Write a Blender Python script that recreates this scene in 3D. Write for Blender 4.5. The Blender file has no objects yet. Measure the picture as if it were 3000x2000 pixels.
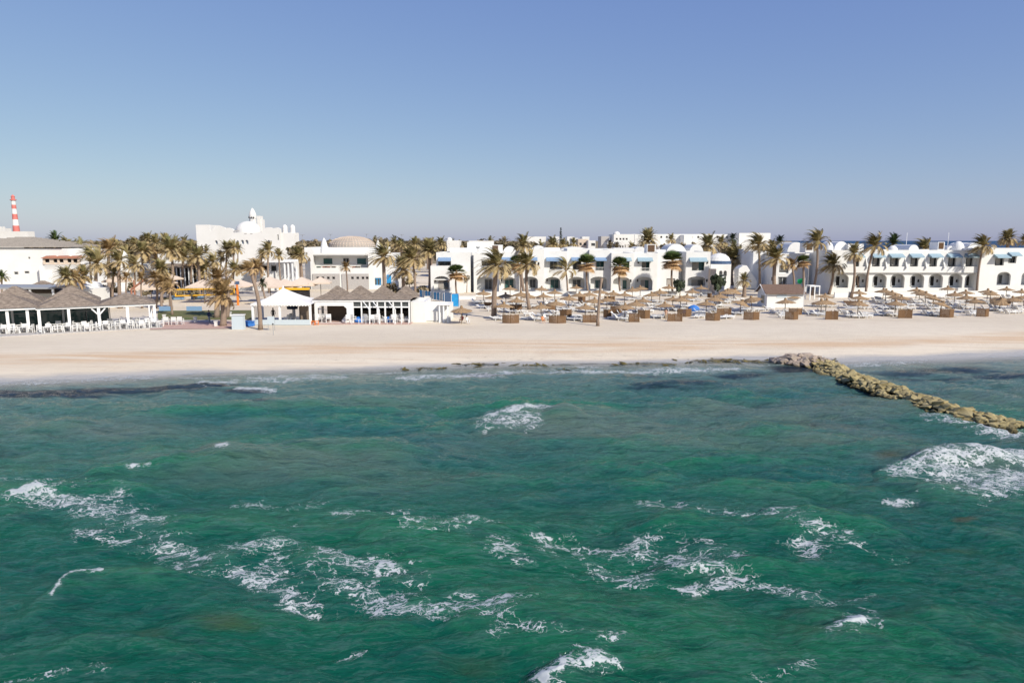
import bpy, bmesh, math, random
import numpy as np
from mathutils import Vector, Matrix
from mathutils.geometry import tessellate_polygon
sc = bpy.context.scene
random.seed(7)
R = math.radians
# ------------------------------------------------------------------ camera
H = 11.0; PITCH = R(8.39); F = 2000.0
cd = bpy.data.cameras.new('camera'); cam = bpy.data.objects.new('camera', cd); sc.collection.objects.link(cam)
cam.location = (0, 0, H); cam.rotation_euler = (R(90) - PITCH, 0, 0)
cd.sensor_width = 36; cd.lens = 24; cd.clip_end = 60000; cd.clip_start = 0.5
sc.camera = cam
sc.render.resolution_x = 1024; sc.render.resolution_y = 682
# ------------------------------------------------------------------ light
SUN_EL = R(36); SDX, SDY = -0.68, 0.733           # horizontal direction in which shadows fall
w = bpy.data.worlds.new('World'); sc.world = w; w.use_nodes = True
nt = w.node_tree; nt.nodes.clear()
sky = nt.nodes.new('ShaderNodeTexSky'); sky.sky_type = 'NISHITA'; sky.sun_disc = False
sky.sun_elevation = SUN_EL; sky.sun_rotation = math.atan2(-SDX, -SDY)
sky.altitude = 0; sky.air_density = 1.0; sky.dust_density = 0.6; sky.ozone_density = 3.0
bg = nt.nodes.new('ShaderNodeBackground'); bg.inputs[1].default_value = 0.083
wo = nt.nodes.new('ShaderNodeOutputWorld')
sep = nt.nodes.new('ShaderNodeSeparateColor'); com = nt.nodes.new('ShaderNodeCombineColor')   # softer, hazier gradient than the raw sky
nt.links.new(sky.outputs[0], sep.inputs[0])
for ch, (k, gm) in enumerate([(1.394, .725), (1.387, .686), (1.0046, .321)]):
    pw = nt.nodes.new('ShaderNodeMath'); pw.operation = 'POWER'; pw.inputs[1].default_value = gm
    mu = nt.nodes.new('ShaderNodeMath'); mu.operation = 'MULTIPLY'; mu.inputs[1].default_value = k*.04**gm/.10
    nt.links.new(sep.outputs[ch], pw.inputs[0]); nt.links.new(pw.outputs[0], mu.inputs[0]); nt.links.new(mu.outputs[0], com.inputs[ch])
nt.links.new(com.outputs[0], bg.inputs[0]); nt.links.new(bg.outputs[0], wo.inputs[0])
sd = bpy.data.lights.new('sun', 'SUN'); sun = bpy.data.objects.new('sun', sd); sc.collection.objects.link(sun)
sd.energy = 4.5; sd.angle = R(0.5); sd.color = (1.0, 0.93, 0.82)
sun.rotation_euler = Vector((SDX*math.cos(SUN_EL), SDY*math.cos(SUN_EL), -math.sin(SUN_EL))).to_track_quat('-Z', 'Y').to_euler()
sun.location = (60, -40, 60)
sc.view_settings.view_transform = 'Standard'; sc.view_settings.look = 'None'
sc.view_settings.exposure = 0.30; sc.view_settings.gamma = 1.0

# ------------------------------------------------------------------ pixel helpers (3000x2000 photo)
cP, sP = math.cos(PITCH), math.sin(PITCH)
def ray(px, py):
    a = (px-1500)/F; b = -(py-1000)/F
    return (a, cP + b*sP, -sP + b*cP)
def P(px, py, z=0.0):
    d = ray(px, py); t = (z-H)/d[2]
    return Vector((d[0]*t, d[1]*t, z))
def PY(px, py, Y):
    d = ray(px, py); t = Y/d[1]
    return (d[0]*t, H + d[2]*t)
def XY(px, Y, z=4.0):               # x for a pixel column at depth Y, height about z
    dep = Y*cP - (z-H)*sP
    return (px-1500)/F*dep
def ZY(py, Y): return PY(1500, py, Y)[1]
def proj(X, Y, Z):
    dep = Y*cP - (Z-H)*sP; up = Y*sP + (Z-H)*cP
    return 1500 + F*X/dep, 1000 - F*up/dep
ZM = {1:(0,540,3.408),2:(450,580,3.734),3:(850,640,4.356),4:(1250,640,4.356),5:(1650,640,4.356),6:(2100,640,4.356),7:(2500,640,4.356)}
def Z(n, x, y=None):
    o = ZM[n]
    if y is None: return o[0]+x/o[2]
    return o[0]+x/o[2], o[1]+y/o[2]

# ------------------------------------------------------------------ objects
COL = sc.collection
def tag(o, label=None, cat=None, group=None, kind=None):
    if label: o['label'] = label
    if cat: o['category'] = cat
    if group: o['group'] = group
    if kind: o['kind'] = kind
    return o
def empty(name, loc=(0,0,0), rz=0):
    o = bpy.data.objects.new(name, None); COL.objects.link(o); o.location = loc; o.rotation_euler = (0,0,rz)
    o.empty_display_size = 0.3
    return o
def thing(name, label, cat, loc=(0,0,0), rz=0, group=None):
    return tag(empty(name, loc, rz), label, cat, group)
def copy_tree(o, parent=None):
    c = o.copy(); COL.objects.link(c); c.parent = parent
    for ch in list(o.children): copy_tree(ch, c)
    return c
class MB:
    def __init__(s): s.v = []; s.f = []; s.m = []; s.mi = 0
    def quad(s, *p):
        n = len(s.v); s.v += [tuple(q) for q in p]; s.f.append(tuple(range(n, n+len(p)))); s.m.append(s.mi)
    def box(s, x0, x1, y0, y1, z0, z1, taper=0):
        if x0 > x1: x0, x1 = x1, x0
        if y0 > y1: y0, y1 = y1, y0
        n = len(s.v); t = taper
        s.v += [(x0,y0,z0),(x1,y0,z0),(x1,y1,z0),(x0,y1,z0),(x0+t,y0+t,z1),(x1-t,y0+t,z1),(x1-t,y1-t,z1),(x0+t,y1-t,z1)]
        for q in ((3,2,1,0),(4,5,6,7),(0,1,5,4),(1,2,6,5),(2,3,7,6),(3,0,4,7)):
            s.f.append(tuple(n+i for i in q)); s.m.append(s.mi)
    def obox(s, c, ux, uy, hx, hy, z0, z1):   # oriented box about centre c
        n = len(s.v)
        for z in (z0, z1):
            for a, b in ((-1,-1),(1,-1),(1,1),(-1,1)):
                s.v.append((c[0]+ux[0]*hx*a+uy[0]*hy*b, c[1]+ux[1]*hx*a+uy[1]*hy*b, z))
        for q in ((3,2,1,0),(4,5,6,7),(0,1,5,4),(1,2,6,5),(2,3,7,6),(3,0,4,7)):
            s.f.append(tuple(n+i for i in q)); s.m.append(s.mi)
    def tube(s, pts, rad, k=8, cap=True):
        n0 = len(s.v); L = len(pts); pts = [Vector(p) for p in pts]
        if not hasattr(rad, '__len__'): rad = [rad]*L
        for i, p in enumerate(pts):
            d = (pts[min(i+1, L-1)] - pts[max(i-1, 0)]).normalized()
            a = d.orthogonal().normalized() if abs(d.z) < .95 else Vector((1,0,0)).cross(d).normalized()
            b = d.cross(a)
            for j in range(k):
                t = 2*math.pi*j/k
                s.v.append(tuple(p + (a*math.cos(t)+b*math.sin(t))*rad[i]))
        for i in range(L-1):
            for j in range(k):
                j2 = (j+1) % k
                s.f.append((n0+i*k+j, n0+i*k+j2, n0+(i+1)*k+j2, n0+(i+1)*k+j)); s.m.append(s.mi)
        if cap:
            s.f.append(tuple(n0+j for j in range(k))[::-1]); s.m.append(s.mi)
            s.f.append(tuple(n0+(L-1)*k+j for j in range(k))); s.m.append(s.mi)
    def lathe(s, prof, c=(0,0), k=24, a0=0.0):          # prof: (r, z)
        n0 = len(s.v)
        for r, z in prof:
            for j in range(k):
                t = 2*math.pi*j/k + a0
                s.v.append((c[0]+r*math.cos(t), c[1]+r*math.sin(t), z))
        for i in range(len(prof)-1):
            for j in range(k):
                j2 = (j+1) % k
                s.f.append((n0+i*k+j, n0+i*k+j2, n0+(i+1)*k+j2, n0+(i+1)*k+j)); s.m.append(s.mi)
        s.f.append(tuple(n0+(len(prof)-1)*k+j for j in range(k))); s.m.append(s.mi)
    def panel(s, outer, holes, Y, t):     # wall in the xz plane with holes, front face at Y, thickness t
        loops = [[Vector((x, z, 0)) for x, z in lp] for lp in [outer]+list(holes)]
        flat = [p for lp in loops for p in lp]
        tris = tessellate_polygon(loops)
        n0 = len(s.v); n = len(flat)
        s.v += [(p.x, Y, p.y) for p in flat] + [(p.x, Y+t, p.y) for p in flat]
        for a, b, c in tris:
            s.f.append((n0+a, n0+b, n0+c)); s.m.append(s.mi); s.f.append((n0+n+c, n0+n+b, n0+n+a)); s.m.append(s.mi)
        o = n0
        for lp in loops:
            m = len(lp)
            for i in range(m):
                j = (i+1) % m
                s.f.append((o+i, o+j, o+n+j, o+n+i)); s.m.append(s.mi)
            o += m
    def dome(s, c, r, z, hgt=None, k=20, rings=7, x0=0):
        hgt = hgt or r
        s.lathe([(r*math.cos(t), z+hgt*math.sin(t)) for t in [math.pi/2*i/rings*.985 for i in range(rings+1)]], c, k)
    def vault(s, x0, x1, y0, y1, z, h, k=12):      # barrel vault with its arch facing the sea
        xc = (x0+x1)/2; rx = (x1-x0)/2
        pr = [(xc-rx*math.cos(math.pi*i/k), z+h*math.sin(math.pi*i/k)) for i in range(k+1)]
        n0 = len(s.v)
        s.v += [(x, y0, zz) for x, zz in pr] + [(x, y1, zz) for x, zz in pr]
        for i in range(k):
            s.f.append((n0+i, n0+i+1, n0+k+1+i+1, n0+k+1+i)); s.m.append(s.mi)
        s.f.append(tuple(range(n0, n0+k+1))); s.m.append(s.mi)
        s.f.append(tuple(range(n0+k+1, n0+2*k+2))[::-1]); s.m.append(s.mi)
    def build(s, name, mat, parent=None, smooth=False, bevel=0):
        me = bpy.data.meshes.new(name); me.from_pydata(s.v, [], s.f)
        mats = mat if isinstance(mat, (list, tuple)) else [mat]
        for m in mats: me.materials.append(m)
        if len(mats) > 1: me.polygons.foreach_set('material_index', s.m)
        bm = bmesh.new(); bm.from_mesh(me); bmesh.ops.recalc_face_normals(bm, faces=bm.faces); bm.to_mesh(me); bm.free()
        if smooth: me.polygons.foreach_set('use_smooth', [True]*len(me.polygons))
        me.update()
        o = bpy.data.objects.new(name, me); COL.objects.link(o); o.parent = parent
        if bevel:
            b = o.modifiers.new('bevel', 'BEVEL'); b.width = bevel; b.segments = 2; b.limit_method = 'ANGLE'
        return o
def arch(x0, x1, z0, z1, rise, k=10):          # outline with a segmental head
    zs = z1-rise; xc = (x0+x1)/2; rx = (x1-x0)/2
    return [(x0, z0), (x1, z0)] + [(xc+rx*math.cos(math.pi*i/k), zs+rise*math.sin(math.pi*i/k)) for i in range(k+1)]
def rect(x0, x1, z0, z1): return [(x0,z0),(x1,z0),(x1,z1),(x0,z1)]

# ------------------------------------------------------------------ materials
def M(name, col, rough=0.8, noise=0.0, scale=2.0, col2=None, metal=0, bump=0.0, bscale=20, spec=0.3, sub=None, stretch=(1,1,1), coord='Object'):
    m = bpy.data.materials.new(name); m.use_nodes = True; n = m.node_tree; b = n.nodes['Principled BSDF']
    b.inputs['Base Color'].default_value = (*col, 1); b.inputs['Roughness'].default_value = rough
    b.inputs['Metallic'].default_value = metal; b.inputs['Specular IOR Level'].default_value = spec
    tc = n.nodes.new('ShaderNodeTexCoord'); mp = n.nodes.new('ShaderNodeMapping'); n.links.new(tc.outputs[coord], mp.inputs[0])
    mp.inputs['Scale'].default_value = stretch
    if col2:
        tx = n.nodes.new('ShaderNodeTexNoise'); tx.inputs['Scale'].default_value = scale; tx.inputs['Detail'].default_value = 5
        tx.inputs['Roughness'].default_value = .65
        rp = n.nodes.new('ShaderNodeValToRGB'); rp.color_ramp.elements[0].position = .35; rp.color_ramp.elements[1].position = .68
        rp.color_ramp.elements[0].color = (*col, 1); rp.color_ramp.elements[1].color = (*col2, 1)
        n.links.new(mp.outputs[0], tx.inputs[0]); n.links.new(tx.outputs[0], rp.inputs[0]); n.links.new(rp.outputs[0], b.inputs['Base Color'])
    if bump:
        t2 = n.nodes.new('ShaderNodeTexNoise'); t2.inputs['Scale'].default_value = bscale; t2.inputs['Detail'].default_value = 4
        bp = n.nodes.new('ShaderNodeBump'); bp.inputs['Strength'].default_value = bump; bp.inputs['Distance'].default_value = .05
        n.links.new(mp.outputs[0], t2.inputs[0]); n.links.new(t2.outputs[0], bp.inputs['Height']); n.links.new(bp.outputs[0], b.inputs['Normal'])
    return m
MT = {}
MT['white'] = M('whitewash', (.72,.72,.70), .9, col2=(.665,.66,.635), scale=.35, bump=.15, bscale=6, spec=.1)
MT['white2'] = M('whitewash_far', (.70,.69,.665), .9, col2=(.64,.625,.59), scale=.12, spec=.1)
MT['cream'] = M('cream_wall', (.62,.52,.42), .9, col2=(.52,.43,.34), scale=.8)
MT['stone'] = M('stone_cladding', (.46,.44,.42), .9, col2=(.34,.32,.31), scale=4, bump=.4, bscale=8)
MT['paint'] = M('white_paint', (.78,.79,.79), .5, col2=(.72,.72,.71), scale=3)
MT['plastic'] = M('white_plastic', (.68,.68,.67), .45)
MT['cushion'] = M('white_cushion', (.76,.76,.74), .8, col2=(.66,.66,.64), scale=3)
MT['glass'] = M('dark_glass', (.07,.075,.075), .08, spec=.6)
MT['green_glass'] = M('green_glass', (.03,.09,.085), .08, spec=.6)
MT['dark'] = M('dark_interior', (.035,.03,.028), .9, col2=(.015,.015,.017), scale=1.5)  # near-black; behind openings it stands in for interior shade
MT['frame'] = M('window_frame', (.42,.40,.37), .5)
MT['curtain'] = M('curtain', (.40,.37,.33), .9, col2=(.28,.26,.23), scale=6, stretch=(6,1,.2))
MT['awning'] = M('blue_awning', (.17,.26,.40), .8, col2=(.22,.32,.46), scale=3)
MT['awning2'] = M('grey_blue_awning', (.25,.36,.42), .8, col2=(.32,.42,.47), scale=3)
MT['blue'] = M('blue_fabric', (.03,.13,.45), .7, col2=(.05,.22,.6), scale=3)
MT['blue2'] = M('bright_blue_plastic', (.02,.22,.52), .5, col2=(.03,.32,.62), scale=2)
MT['navy'] = M('navy_tile', (.05,.085,.16), .7, col2=(.08,.13,.22), scale=4)
MT['palepaint'] = M('pale_blue_panel', (.48,.545,.58), .7)
MT['shingle'] = M('weathered_shingle', (.13,.105,.085), .95, col2=(.33,.27,.22), scale=2.2, bump=.6, bscale=16, stretch=(1,1,5), spec=.1)
MT['tileroof'] = M('dome_tile', (.38,.345,.31), .9, col2=(.29,.265,.24), scale=3, spec=.1)
MT['brown_tile'] = M('brown_roof_tile', (.13,.085,.065), .9, col2=(.20,.14,.11), scale=5, bump=.5, bscale=12, spec=.1)
MT['straw'] = M('dry_palm_thatch', (.24,.155,.09), .95, col2=(.42,.30,.18), scale=5, bump=.8, bscale=30, stretch=(2,2,1), spec=.05)
MT['reed'] = M('brown_reed_screen', (.13,.075,.04), .95, col2=(.25,.155,.09), scale=6, bump=.6, bscale=20, stretch=(6,6,.35), spec=.05)
MT['wood'] = M('old_wood', (.16,.12,.09), .9, col2=(.24,.19,.14), scale=8)
MT['trunk'] = M('palm_trunk', (.20,.145,.11), .95, col2=(.36,.28,.22), scale=6, bump=1.0, bscale=10, stretch=(1,1,4), spec=.05)
MT['terra'] = M('terracotta', (.34,.14,.09), .9, col2=(.42,.2,.13), scale=6)
MT['canvas'] = M('cream_canvas', (.64,.53,.43), .9, col2=(.58,.47,.37), scale=2)
MT['tent'] = M('white_tent_canvas', (.70,.69,.67), .85, col2=(.64,.63,.61), scale=1.2)
MT['yellow'] = M('yellow_tube', (.75,.42,.03), .5)
MT['orange'] = M('orange_plastic', (.75,.20,.03), .5)
MT['red'] = M('hazed_red_paint', (.55,.15,.13), .6, col2=(.62,.21,.18), scale=.4)  # paled towards pink: distance haze put into the colour
MT['pinkpave'] = M('pink_paving', (.42,.27,.23), .9, col2=(.50,.36,.30), scale=2, bump=.2)
MT['grey'] = M('grey_metal', (.3,.31,.32), .5)
MT['greencloth'] = M('green_fabric', (.01,.32,.12), .7)
MT['skin'] = M('skin', (.42,.24,.16), .6)
MT['clothd'] = M('dark_cloth', (.02,.03,.07), .9)
MT['clothl'] = M('light_trousers', (.35,.38,.40), .9)
MT['lounger_blue'] = M('lounger_blue', (.2,.33,.5), .8)

# foliage: leaf colours vary from face clump to face clump
def leafmat(name, c1, c2, c3):
    m = bpy.data.materials.new(name); m.use_nodes = True; n = m.node_tree; b = n.nodes['Principled BSDF']
    b.inputs['Roughness'].default_value = .75; b.inputs['Specular IOR Level'].default_value = .2
    tc = n.nodes.new('ShaderNodeTexCoord'); tx = n.nodes.new('ShaderNodeTexNoise'); tx.inputs['Scale'].default_value = 1.1; tx.inputs['Detail'].default_value = 3
    oi = n.nodes.new('ShaderNodeObjectInfo'); ad = n.nodes.new('ShaderNodeVectorMath'); ad.operation = 'ADD'
    n.links.new(tc.outputs['Object'], ad.inputs[0]); n.links.new(oi.outputs['Random'], ad.inputs[1])
    at = n.nodes.new('ShaderNodeAttribute'); at.attribute_name = 'tint'
    mx = n.nodes.new('ShaderNodeMath'); mx.operation = 'ADD'
    ml = n.nodes.new('ShaderNodeMath'); ml.operation = 'MULTIPLY_ADD'; ml.inputs[1].default_value = .5; 
    n.links.new(ad.outputs[0], tx.inputs[0]); n.links.new(tx.outputs[0], ml.inputs[0]); n.links.new(at.outputs['Fac'], ml.inputs[2])
    rp = n.nodes.new('ShaderNodeValToRGB'); e = rp.color_ramp.elements
    e[0].position = .15; e[0].color = (*c1,1); e[1].position = 1.15 if False else 1.0; e[1].color = (*c3,1)
    k = e.new(.55); k.color = (*c2,1)
    n.links.new(ml.outputs[0], rp.inputs[0]); n.links.new(rp.outputs[0], b.inputs['Base Color'])
    return m
MT['frond'] = leafmat('palm_frond', (.09,.10,.035), (.30,.24,.11), (.46,.35,.19))
MT['frond_green'] = leafmat('palm_frond_green', (.02,.05,.018), (.07,.10,.03), (.22,.18,.08))
MT['frond_dry'] = leafmat('palm_frond_dry', (.14,.10,.04), (.30,.20,.09), (.46,.32,.17))
MT['fan'] = leafmat('fan_palm', (.03,.075,.02), (.12,.13,.04), (.50,.32,.16))
MT['bush'] = leafmat('far_tree', (.07,.07,.04), (.19,.15,.09), (.30,.24,.15))
MT['darktree'] = leafmat('dark_tree', (.02,.03,.02), (.04,.055,.03), (.08,.09,.05))
# ================================================================== numpy noise
_rng = np.random.default_rng(3); _LAT = _rng.random((256,256))
def vnoise(x, y):
    xi = np.floor(x).astype(int); yi = np.floor(y).astype(int); fx = x-xi; fy = y-yi
    fx = fx*fx*(3-2*fx); fy = fy*fy*(3-2*fy)
    a = _LAT[xi%256, yi%256]; b = _LAT[(xi+1)%256, yi%256]; c = _LAT[xi%256, (yi+1)%256]; d = _LAT[(xi+1)%256, (yi+1)%256]
    return (a*(1-fx)+b*fx)*(1-fy) + (c*(1-fx)+d*fx)*fy
def fbm(x, y, o=4):
    s = 0; a = .5; t = 0
    for i in range(o): s = s + a*vnoise(x*2**i+17.3*i, y*2**i+5.1*i); t += a; a *= .5
    return s/t
def sstep(a, b, x): t = np.clip((x-a)/(b-a), 0, 1); return t*t*(3-2*t)
SEA = -0.9
# shoreline from the photo
_sh = [(-900,1130),(0,1118),(300,1105),(600,1088),(900,1078),(1200,1070),(1500,1062),(1900,1056),(2250,1052),(2400,1058),(2700,1050),(3000,1036),(3900,1000)]
_sp = [P(a, b, SEA) for a, b in _sh]
def shore(X): return np.interp(X, [p.x for p in _sp], [p.y for p in _sp])
def sand_z(X, Y):
    d = Y - shore(X) + 1.2*(fbm(X*.12+3, Y*.12)-.5)
    t = np.clip(d/13, 0, 1)
    up = SEA + 0.9*(1-(1-t)**1.6)
    dn = SEA + d*.055*np.clip(1+(-d)/30, 1, 1.6)
    z = np.where(d > 0, up, dn)
    return z + .03*(fbm(X*.7, Y*.7)-.5)*sstep(-6, 4, d)
def grid_mesh(name, Xg, Yg, Zg, mat, smooth=True):
    r, c = Xg.shape
    co = np.stack([Xg, Yg, Zg], -1).reshape(-1, 3).astype(np.float32)
    i = np.arange((r-1)*c).reshape(r-1, c)[:, :-1].ravel()
    q = np.stack([i, i+1, i+c+1, i+c], 1).astype(np.int32)
    me = bpy.data.meshes.new(name)
    me.vertices.add(len(co)); me.vertices.foreach_set('co', co.ravel())
    me.loops.add(q.size); me.loops.foreach_set('vertex_index', q.ravel())
    me.polygons.add(len(q)); me.polygons.foreach_set('loop_start', np.arange(0, q.size, 4, dtype=np.int32))
    me.polygons.foreach_set('loop_total', np.full(len(q), 4, dtype=np.int32))
    me.polygons.foreach_set('use_smooth', np.full(len(q), smooth))
    me.update(calc_edges=True); me.validate()
    me.materials.append(mat)
    o = bpy.data.objects.new(name, me); COL.objects.link(o)
    return o
def attr(o, name, arr):
    a = o.data.attributes.new(name, 'FLOAT', 'POINT'); a.data.foreach_set('value', arr.ravel().astype(np.float32))

class NT:                          # tiny node helper
    def __init__(s, name):
        s.m = bpy.data.materials.new(name); s.m.use_nodes = True; s.n = s.m.node_tree; s.b = s.n.nodes['Principled BSDF']
        s.tc = s.n.nodes.new('ShaderNodeTexCoord')
    def link(s, a, b): s.n.links.new(a, b)
    def setin(s, sock, v):
        if hasattr(v, 'is_output'): s.link(v, sock)
        else: sock.default_value = v
    def noise(s, scale, detail=4, rough=.55, stretch=(1,1,1), rot=0, dist=0, vec=None):
        mp = s.n.nodes.new('ShaderNodeMapping'); s.link(vec or s.tc.outputs['Object'], mp.inputs[0])
        mp.inputs['Scale'].default_value = stretch; mp.inputs['Rotation'].default_value = (0,0,rot)
        t = s.n.nodes.new('ShaderNodeTexNoise'); t.inputs['Scale'].default_value = scale; t.inputs['Detail'].default_value = detail
        t.inputs['Roughness'].default_value = rough; t.inputs['Distortion'].default_value = dist
        s.link(mp.outputs[0], t.inputs[0]); return t.outputs[0]
    def att(s, name):
        a = s.n.nodes.new('ShaderNodeAttribute'); a.attribute_name = name; return a.outputs['Fac']
    def math(s, op, a, b=0.0, c=None, clamp=False):
        m = s.n.nodes.new('ShaderNodeMath'); m.operation = op; m.use_clamp = clamp
        s.setin(m.inputs[0], a); s.setin(m.inputs[1], b)
        if c is not None: s.setin(m.inputs[2], c)
        return m.outputs[0]
    def ss(s, x, a, b, lo=0.0, hi=1.0):
        m = s.n.nodes.new('ShaderNodeMapRange'); m.interpolation_type = 'SMOOTHSTEP'
        s.setin(m.inputs['Value'], x); s.setin(m.inputs['From Min'], a); s.setin(m.inputs['From Max'], b)
        m.inputs['To Min'].default_value = lo; m.inputs['To Max'].default_value = hi
        return m.outputs[0]
    def mix(s, f, a, b):
        m = s.n.nodes.new('ShaderNodeMix'); m.data_type = 'RGBA'
        s.setin(m.inputs[0], f)
        for sock, v in ((m.inputs[6], a), (m.inputs[7], b)):
            if isinstance(v, tuple): sock.default_value = (*v, 1)
            else: s.link(v, sock)
        return m.outputs[2]
    def bump(s, h, strength, dist):
        b = s.n.nodes.new('ShaderNodeBump'); b.inputs['Strength'].default_value = strength; b.inputs['Distance'].default_value = dist
        s.link(h, b.inputs['Height']); return b

# ------------------------------------------------------------------ sand / ground sheet
g = NT('beach_sand')
d = g.att('shore_d')
big = g.noise(.09, 4, .6, (.35,1,1)); fine = g.noise(1.2, 6, .7, (.35,1,1)); vf = g.noise(9, 4, .7)
base = g.mix(g.ss(big, .35, .65), (.685,.605,.48), (.62,.54,.42))
base = g.mix(g.ss(fine, .45, .75, 0, .4), base, (.52,.43,.335))
dn = g.math('ADD', d, g.math('MULTIPLY', g.math('SUBTRACT', g.noise(.11, 5, .65, (.28,1,1)), .5), 9.0))
band = g.math('MULTIPLY', g.math('MULTIPLY', g.ss(dn, 3.6, 6.2), g.ss(dn, 11.0, 7.6)), .8)
base = g.mix(g.math('MULTIPLY', band, g.ss(g.noise(.6, 4, .6, (.12,1.6,1)), .3, .62)), base, (.56,.39,.245))
base = g.mix(g.math('MULTIPLY', g.ss(g.noise(.35, 5, .6, (.16,3,1)), .52, .66, 0, .38), g.ss(dn, 15, 5)), base, (.53,.40,.29))
wet = g.math('MULTIPLY', g.ss(dn, 2.0, -.2), 1.0)
trk = g.math('MULTIPLY', g.ss(g.noise(1.0, 3, .6, (.02,3.2,1), R(2)), .60, .66, 0, .35), g.ss(g.noise(.12, 3, .6, (.3,1,1)), .45, .6))
base = g.mix(trk, base, (.42,.33,.24))
ft = g.ss(g.noise(2.2, 6, .8, (.6,1,1)), .60, .72, 0, .40)
base = g.mix(g.math('MULTIPLY', ft, g.ss(d, 10, 20)), base, (.40,.32,.24))
base = g.mix(wet, base, (.43,.41,.375))
wd = g.att('weed'); wm = g.ss(g.math('ADD', wd, g.math('MULTIPLY', g.noise(1.3, 6, .7, (.5,1,1)), 1.1)), .95, 1.25)
base = g.mix(g.math('MULTIPLY', wm, .9), base, g.mix(g.ss(g.noise(.8), .4, .6), (.05,.045,.02), (.17,.12,.03)))
base = g.mix(g.math('MULTIPLY', g.att('litter'), g.ss(g.noise(2.5, 5, .7, (.35,1,1)), .60, .66)), base, (.12,.09,.06))
base = g.mix(g.math('MULTIPLY', g.att('trod'), g.ss(g.noise(.9, 5, .75, (.5,1,1)), .45, .6, 0, .55)), base, (.48,.36,.26))
g.link(base, g.b.inputs['Base Color']); g.link(g.ss(dn, 1.6, -.2, .95, .25), g.b.inputs['Roughness']); g.b.inputs['Specular IOR Level'].default_value = .25
bp = g.bump(g.math('ADD', g.noise(1.6, 7, .75), g.math('MULTIPLY', vf, .5)), .6, .16); g.link(bp.outputs[0], g.b.inputs['Normal'])

def axis(a, b, n): return np.linspace(a, b, n)
ys = np.concatenate([axis(2, 50, 30)[:-1], axis(50, 76, 130)[:-1], axis(76, 135, 100)[:-1], axis(135, 330, 30)])
xs = np.concatenate([axis(-900, -130, 20)[:-1], axis(-130, 130, 420)[:-1], axis(130, 900, 20)])
X, Y = np.meshgrid(xs, ys)
Zs = sand_z(X, Y)
sand = grid_mesh('beach_sand', X, Y, Zs, g.m); tag(sand, kind='structure')
attr(sand, 'shore_d', Y - shore(X))
PX, PYY = proj(X, Y, Zs)
def blob(px, py, lst):
    m = np.zeros_like(px)
    for cx, cy, rx, ry, a in lst:
        m = np.maximum(m, a*np.exp(-(((px-cx)/rx)**2 + ((py-cy)/ry)**2)))
    return m
attr(sand, 'weed', blob(PX, PYY, [(1260,1078,70,7,.7),(1390,1068,90,8,.75),(1650,1070,60,7,.7),(1740,1066,90,6,.6),(1900,1066,90,8,.8),(2110,1058,110,10,.95),(2230,1060,70,8,.9),(1560,1080,40,6,.6),(2460,1060,50,8,.5)]))
attr(sand, 'litter', blob(PX, PYY, [(1100,1052,200,8,.6),(1450,1048,250,8,.8),(1850,1046,280,8,.8),(600,1068,200,5,.3)]))
attr(sand, 'trod', blob(PX, PYY, [(1640,1032,60,22,1),(1500,905,600,50,.5),(2500,905,600,50,.5)]))
# inland ground: dusty soil behind the hotels, with an irregular far coast on the right
gm = M('inland_ground', (.30,.23,.15), .95, col2=(.20,.165,.10), scale=.05, spec=.05)
xs2 = np.concatenate([axis(-6000,-300,30)[:-1], axis(-300,300,60)[:-1], axis(300,900,20)])
tt = axis(0, 1, 50)
X2, T2 = np.meshgrid(xs2, tt)
Y2 = 329.5 + 26000*T2**4
X2 = -2.2*Y2 + (X2+6000)/6900*(2.2*Y2 + .405*Y2 + 8*np.sin(Y2*.02))
X2 = np.where(T2 == 0, np.linspace(-900, 900, X2.shape[1])[None,:], X2)
Z2 = -.05 + .25*(fbm(X2*.01, Y2*.01)-.5) - 1.2*sstep(.9, 1, T2)
inl = grid_mesh('inland_ground', X2, Y2, Z2, gm); tag(inl, kind='structure')
dsm = NT('distant_water'); dsm.b.inputs['Base Color'].default_value = (.012,.05,.11,1); dsm.b.inputs['Roughness'].default_value = .5
dsm.b.inputs['IOR'].default_value = 1.33
bb = dsm.bump(dsm.noise(.05, 6, .7, (.3,1,1)), .6, 2.0); dsm.link(bb.outputs[0], dsm.b.inputs['Normal'])
m = MB(); m.quad((-30000,345,SEA-.25),(30000,345,SEA-.25),(30000,45000,SEA-.25),(-30000,45000,SEA-.25))
tag(m.build('distant_sea', dsm.m), kind='structure')

# ------------------------------------------------------------------ sea: FFT wave field
def ocean(N, L, V, wdir, rms, seed, cut, spread=2):
    rg = np.random.default_rng(seed)
    k = 2*np.pi*np.fft.fftfreq(N, L/N); KX, KY = np.meshgrid(k, k, indexing='ij'); K = np.hypot(KX, KY); K[0,0] = 1
    Lw = V*V/9.81; cosw = (KX*wdir[0]+KY*wdir[1])/K
    Ph = np.exp(-1/(K*Lw)**2)/K**4*np.abs(cosw)**spread*np.exp(-(K*cut)**2); Ph[cosw < 0] *= .05; Ph[0,0] = 0
    h = (rg.standard_normal((N,N))+1j*rg.standard_normal((N,N)))*np.sqrt(Ph)
    z = np.fft.ifft2(h); dx = np.fft.ifft2(-1j*KX/K*h); dy = np.fft.ifft2(-1j*KY/K*h)
    s = rms/np.std(z.real); return z.real*s, dx.real*s, dy.real*s
def samp(F_, X, Y, L):
    N = F_.shape[0]; u = (X/L*N) % N; v = (Y/L*N) % N
    i = np.floor(u).astype(int); j = np.floor(v).astype(int); fu = u-i; fv = v-j; i %= N; j %= N; i2 = (i+1)%N; j2 = (j+1)%N
    return (F_[i,j]*(1-fu)+F_[i2,j]*fu)*(1-fv)+(F_[i,j2]*(1-fu)+F_[i2,j2]*fu)*fv
wd = np.array([.42,.907]); wd /= np.hypot(*wd)
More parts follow.
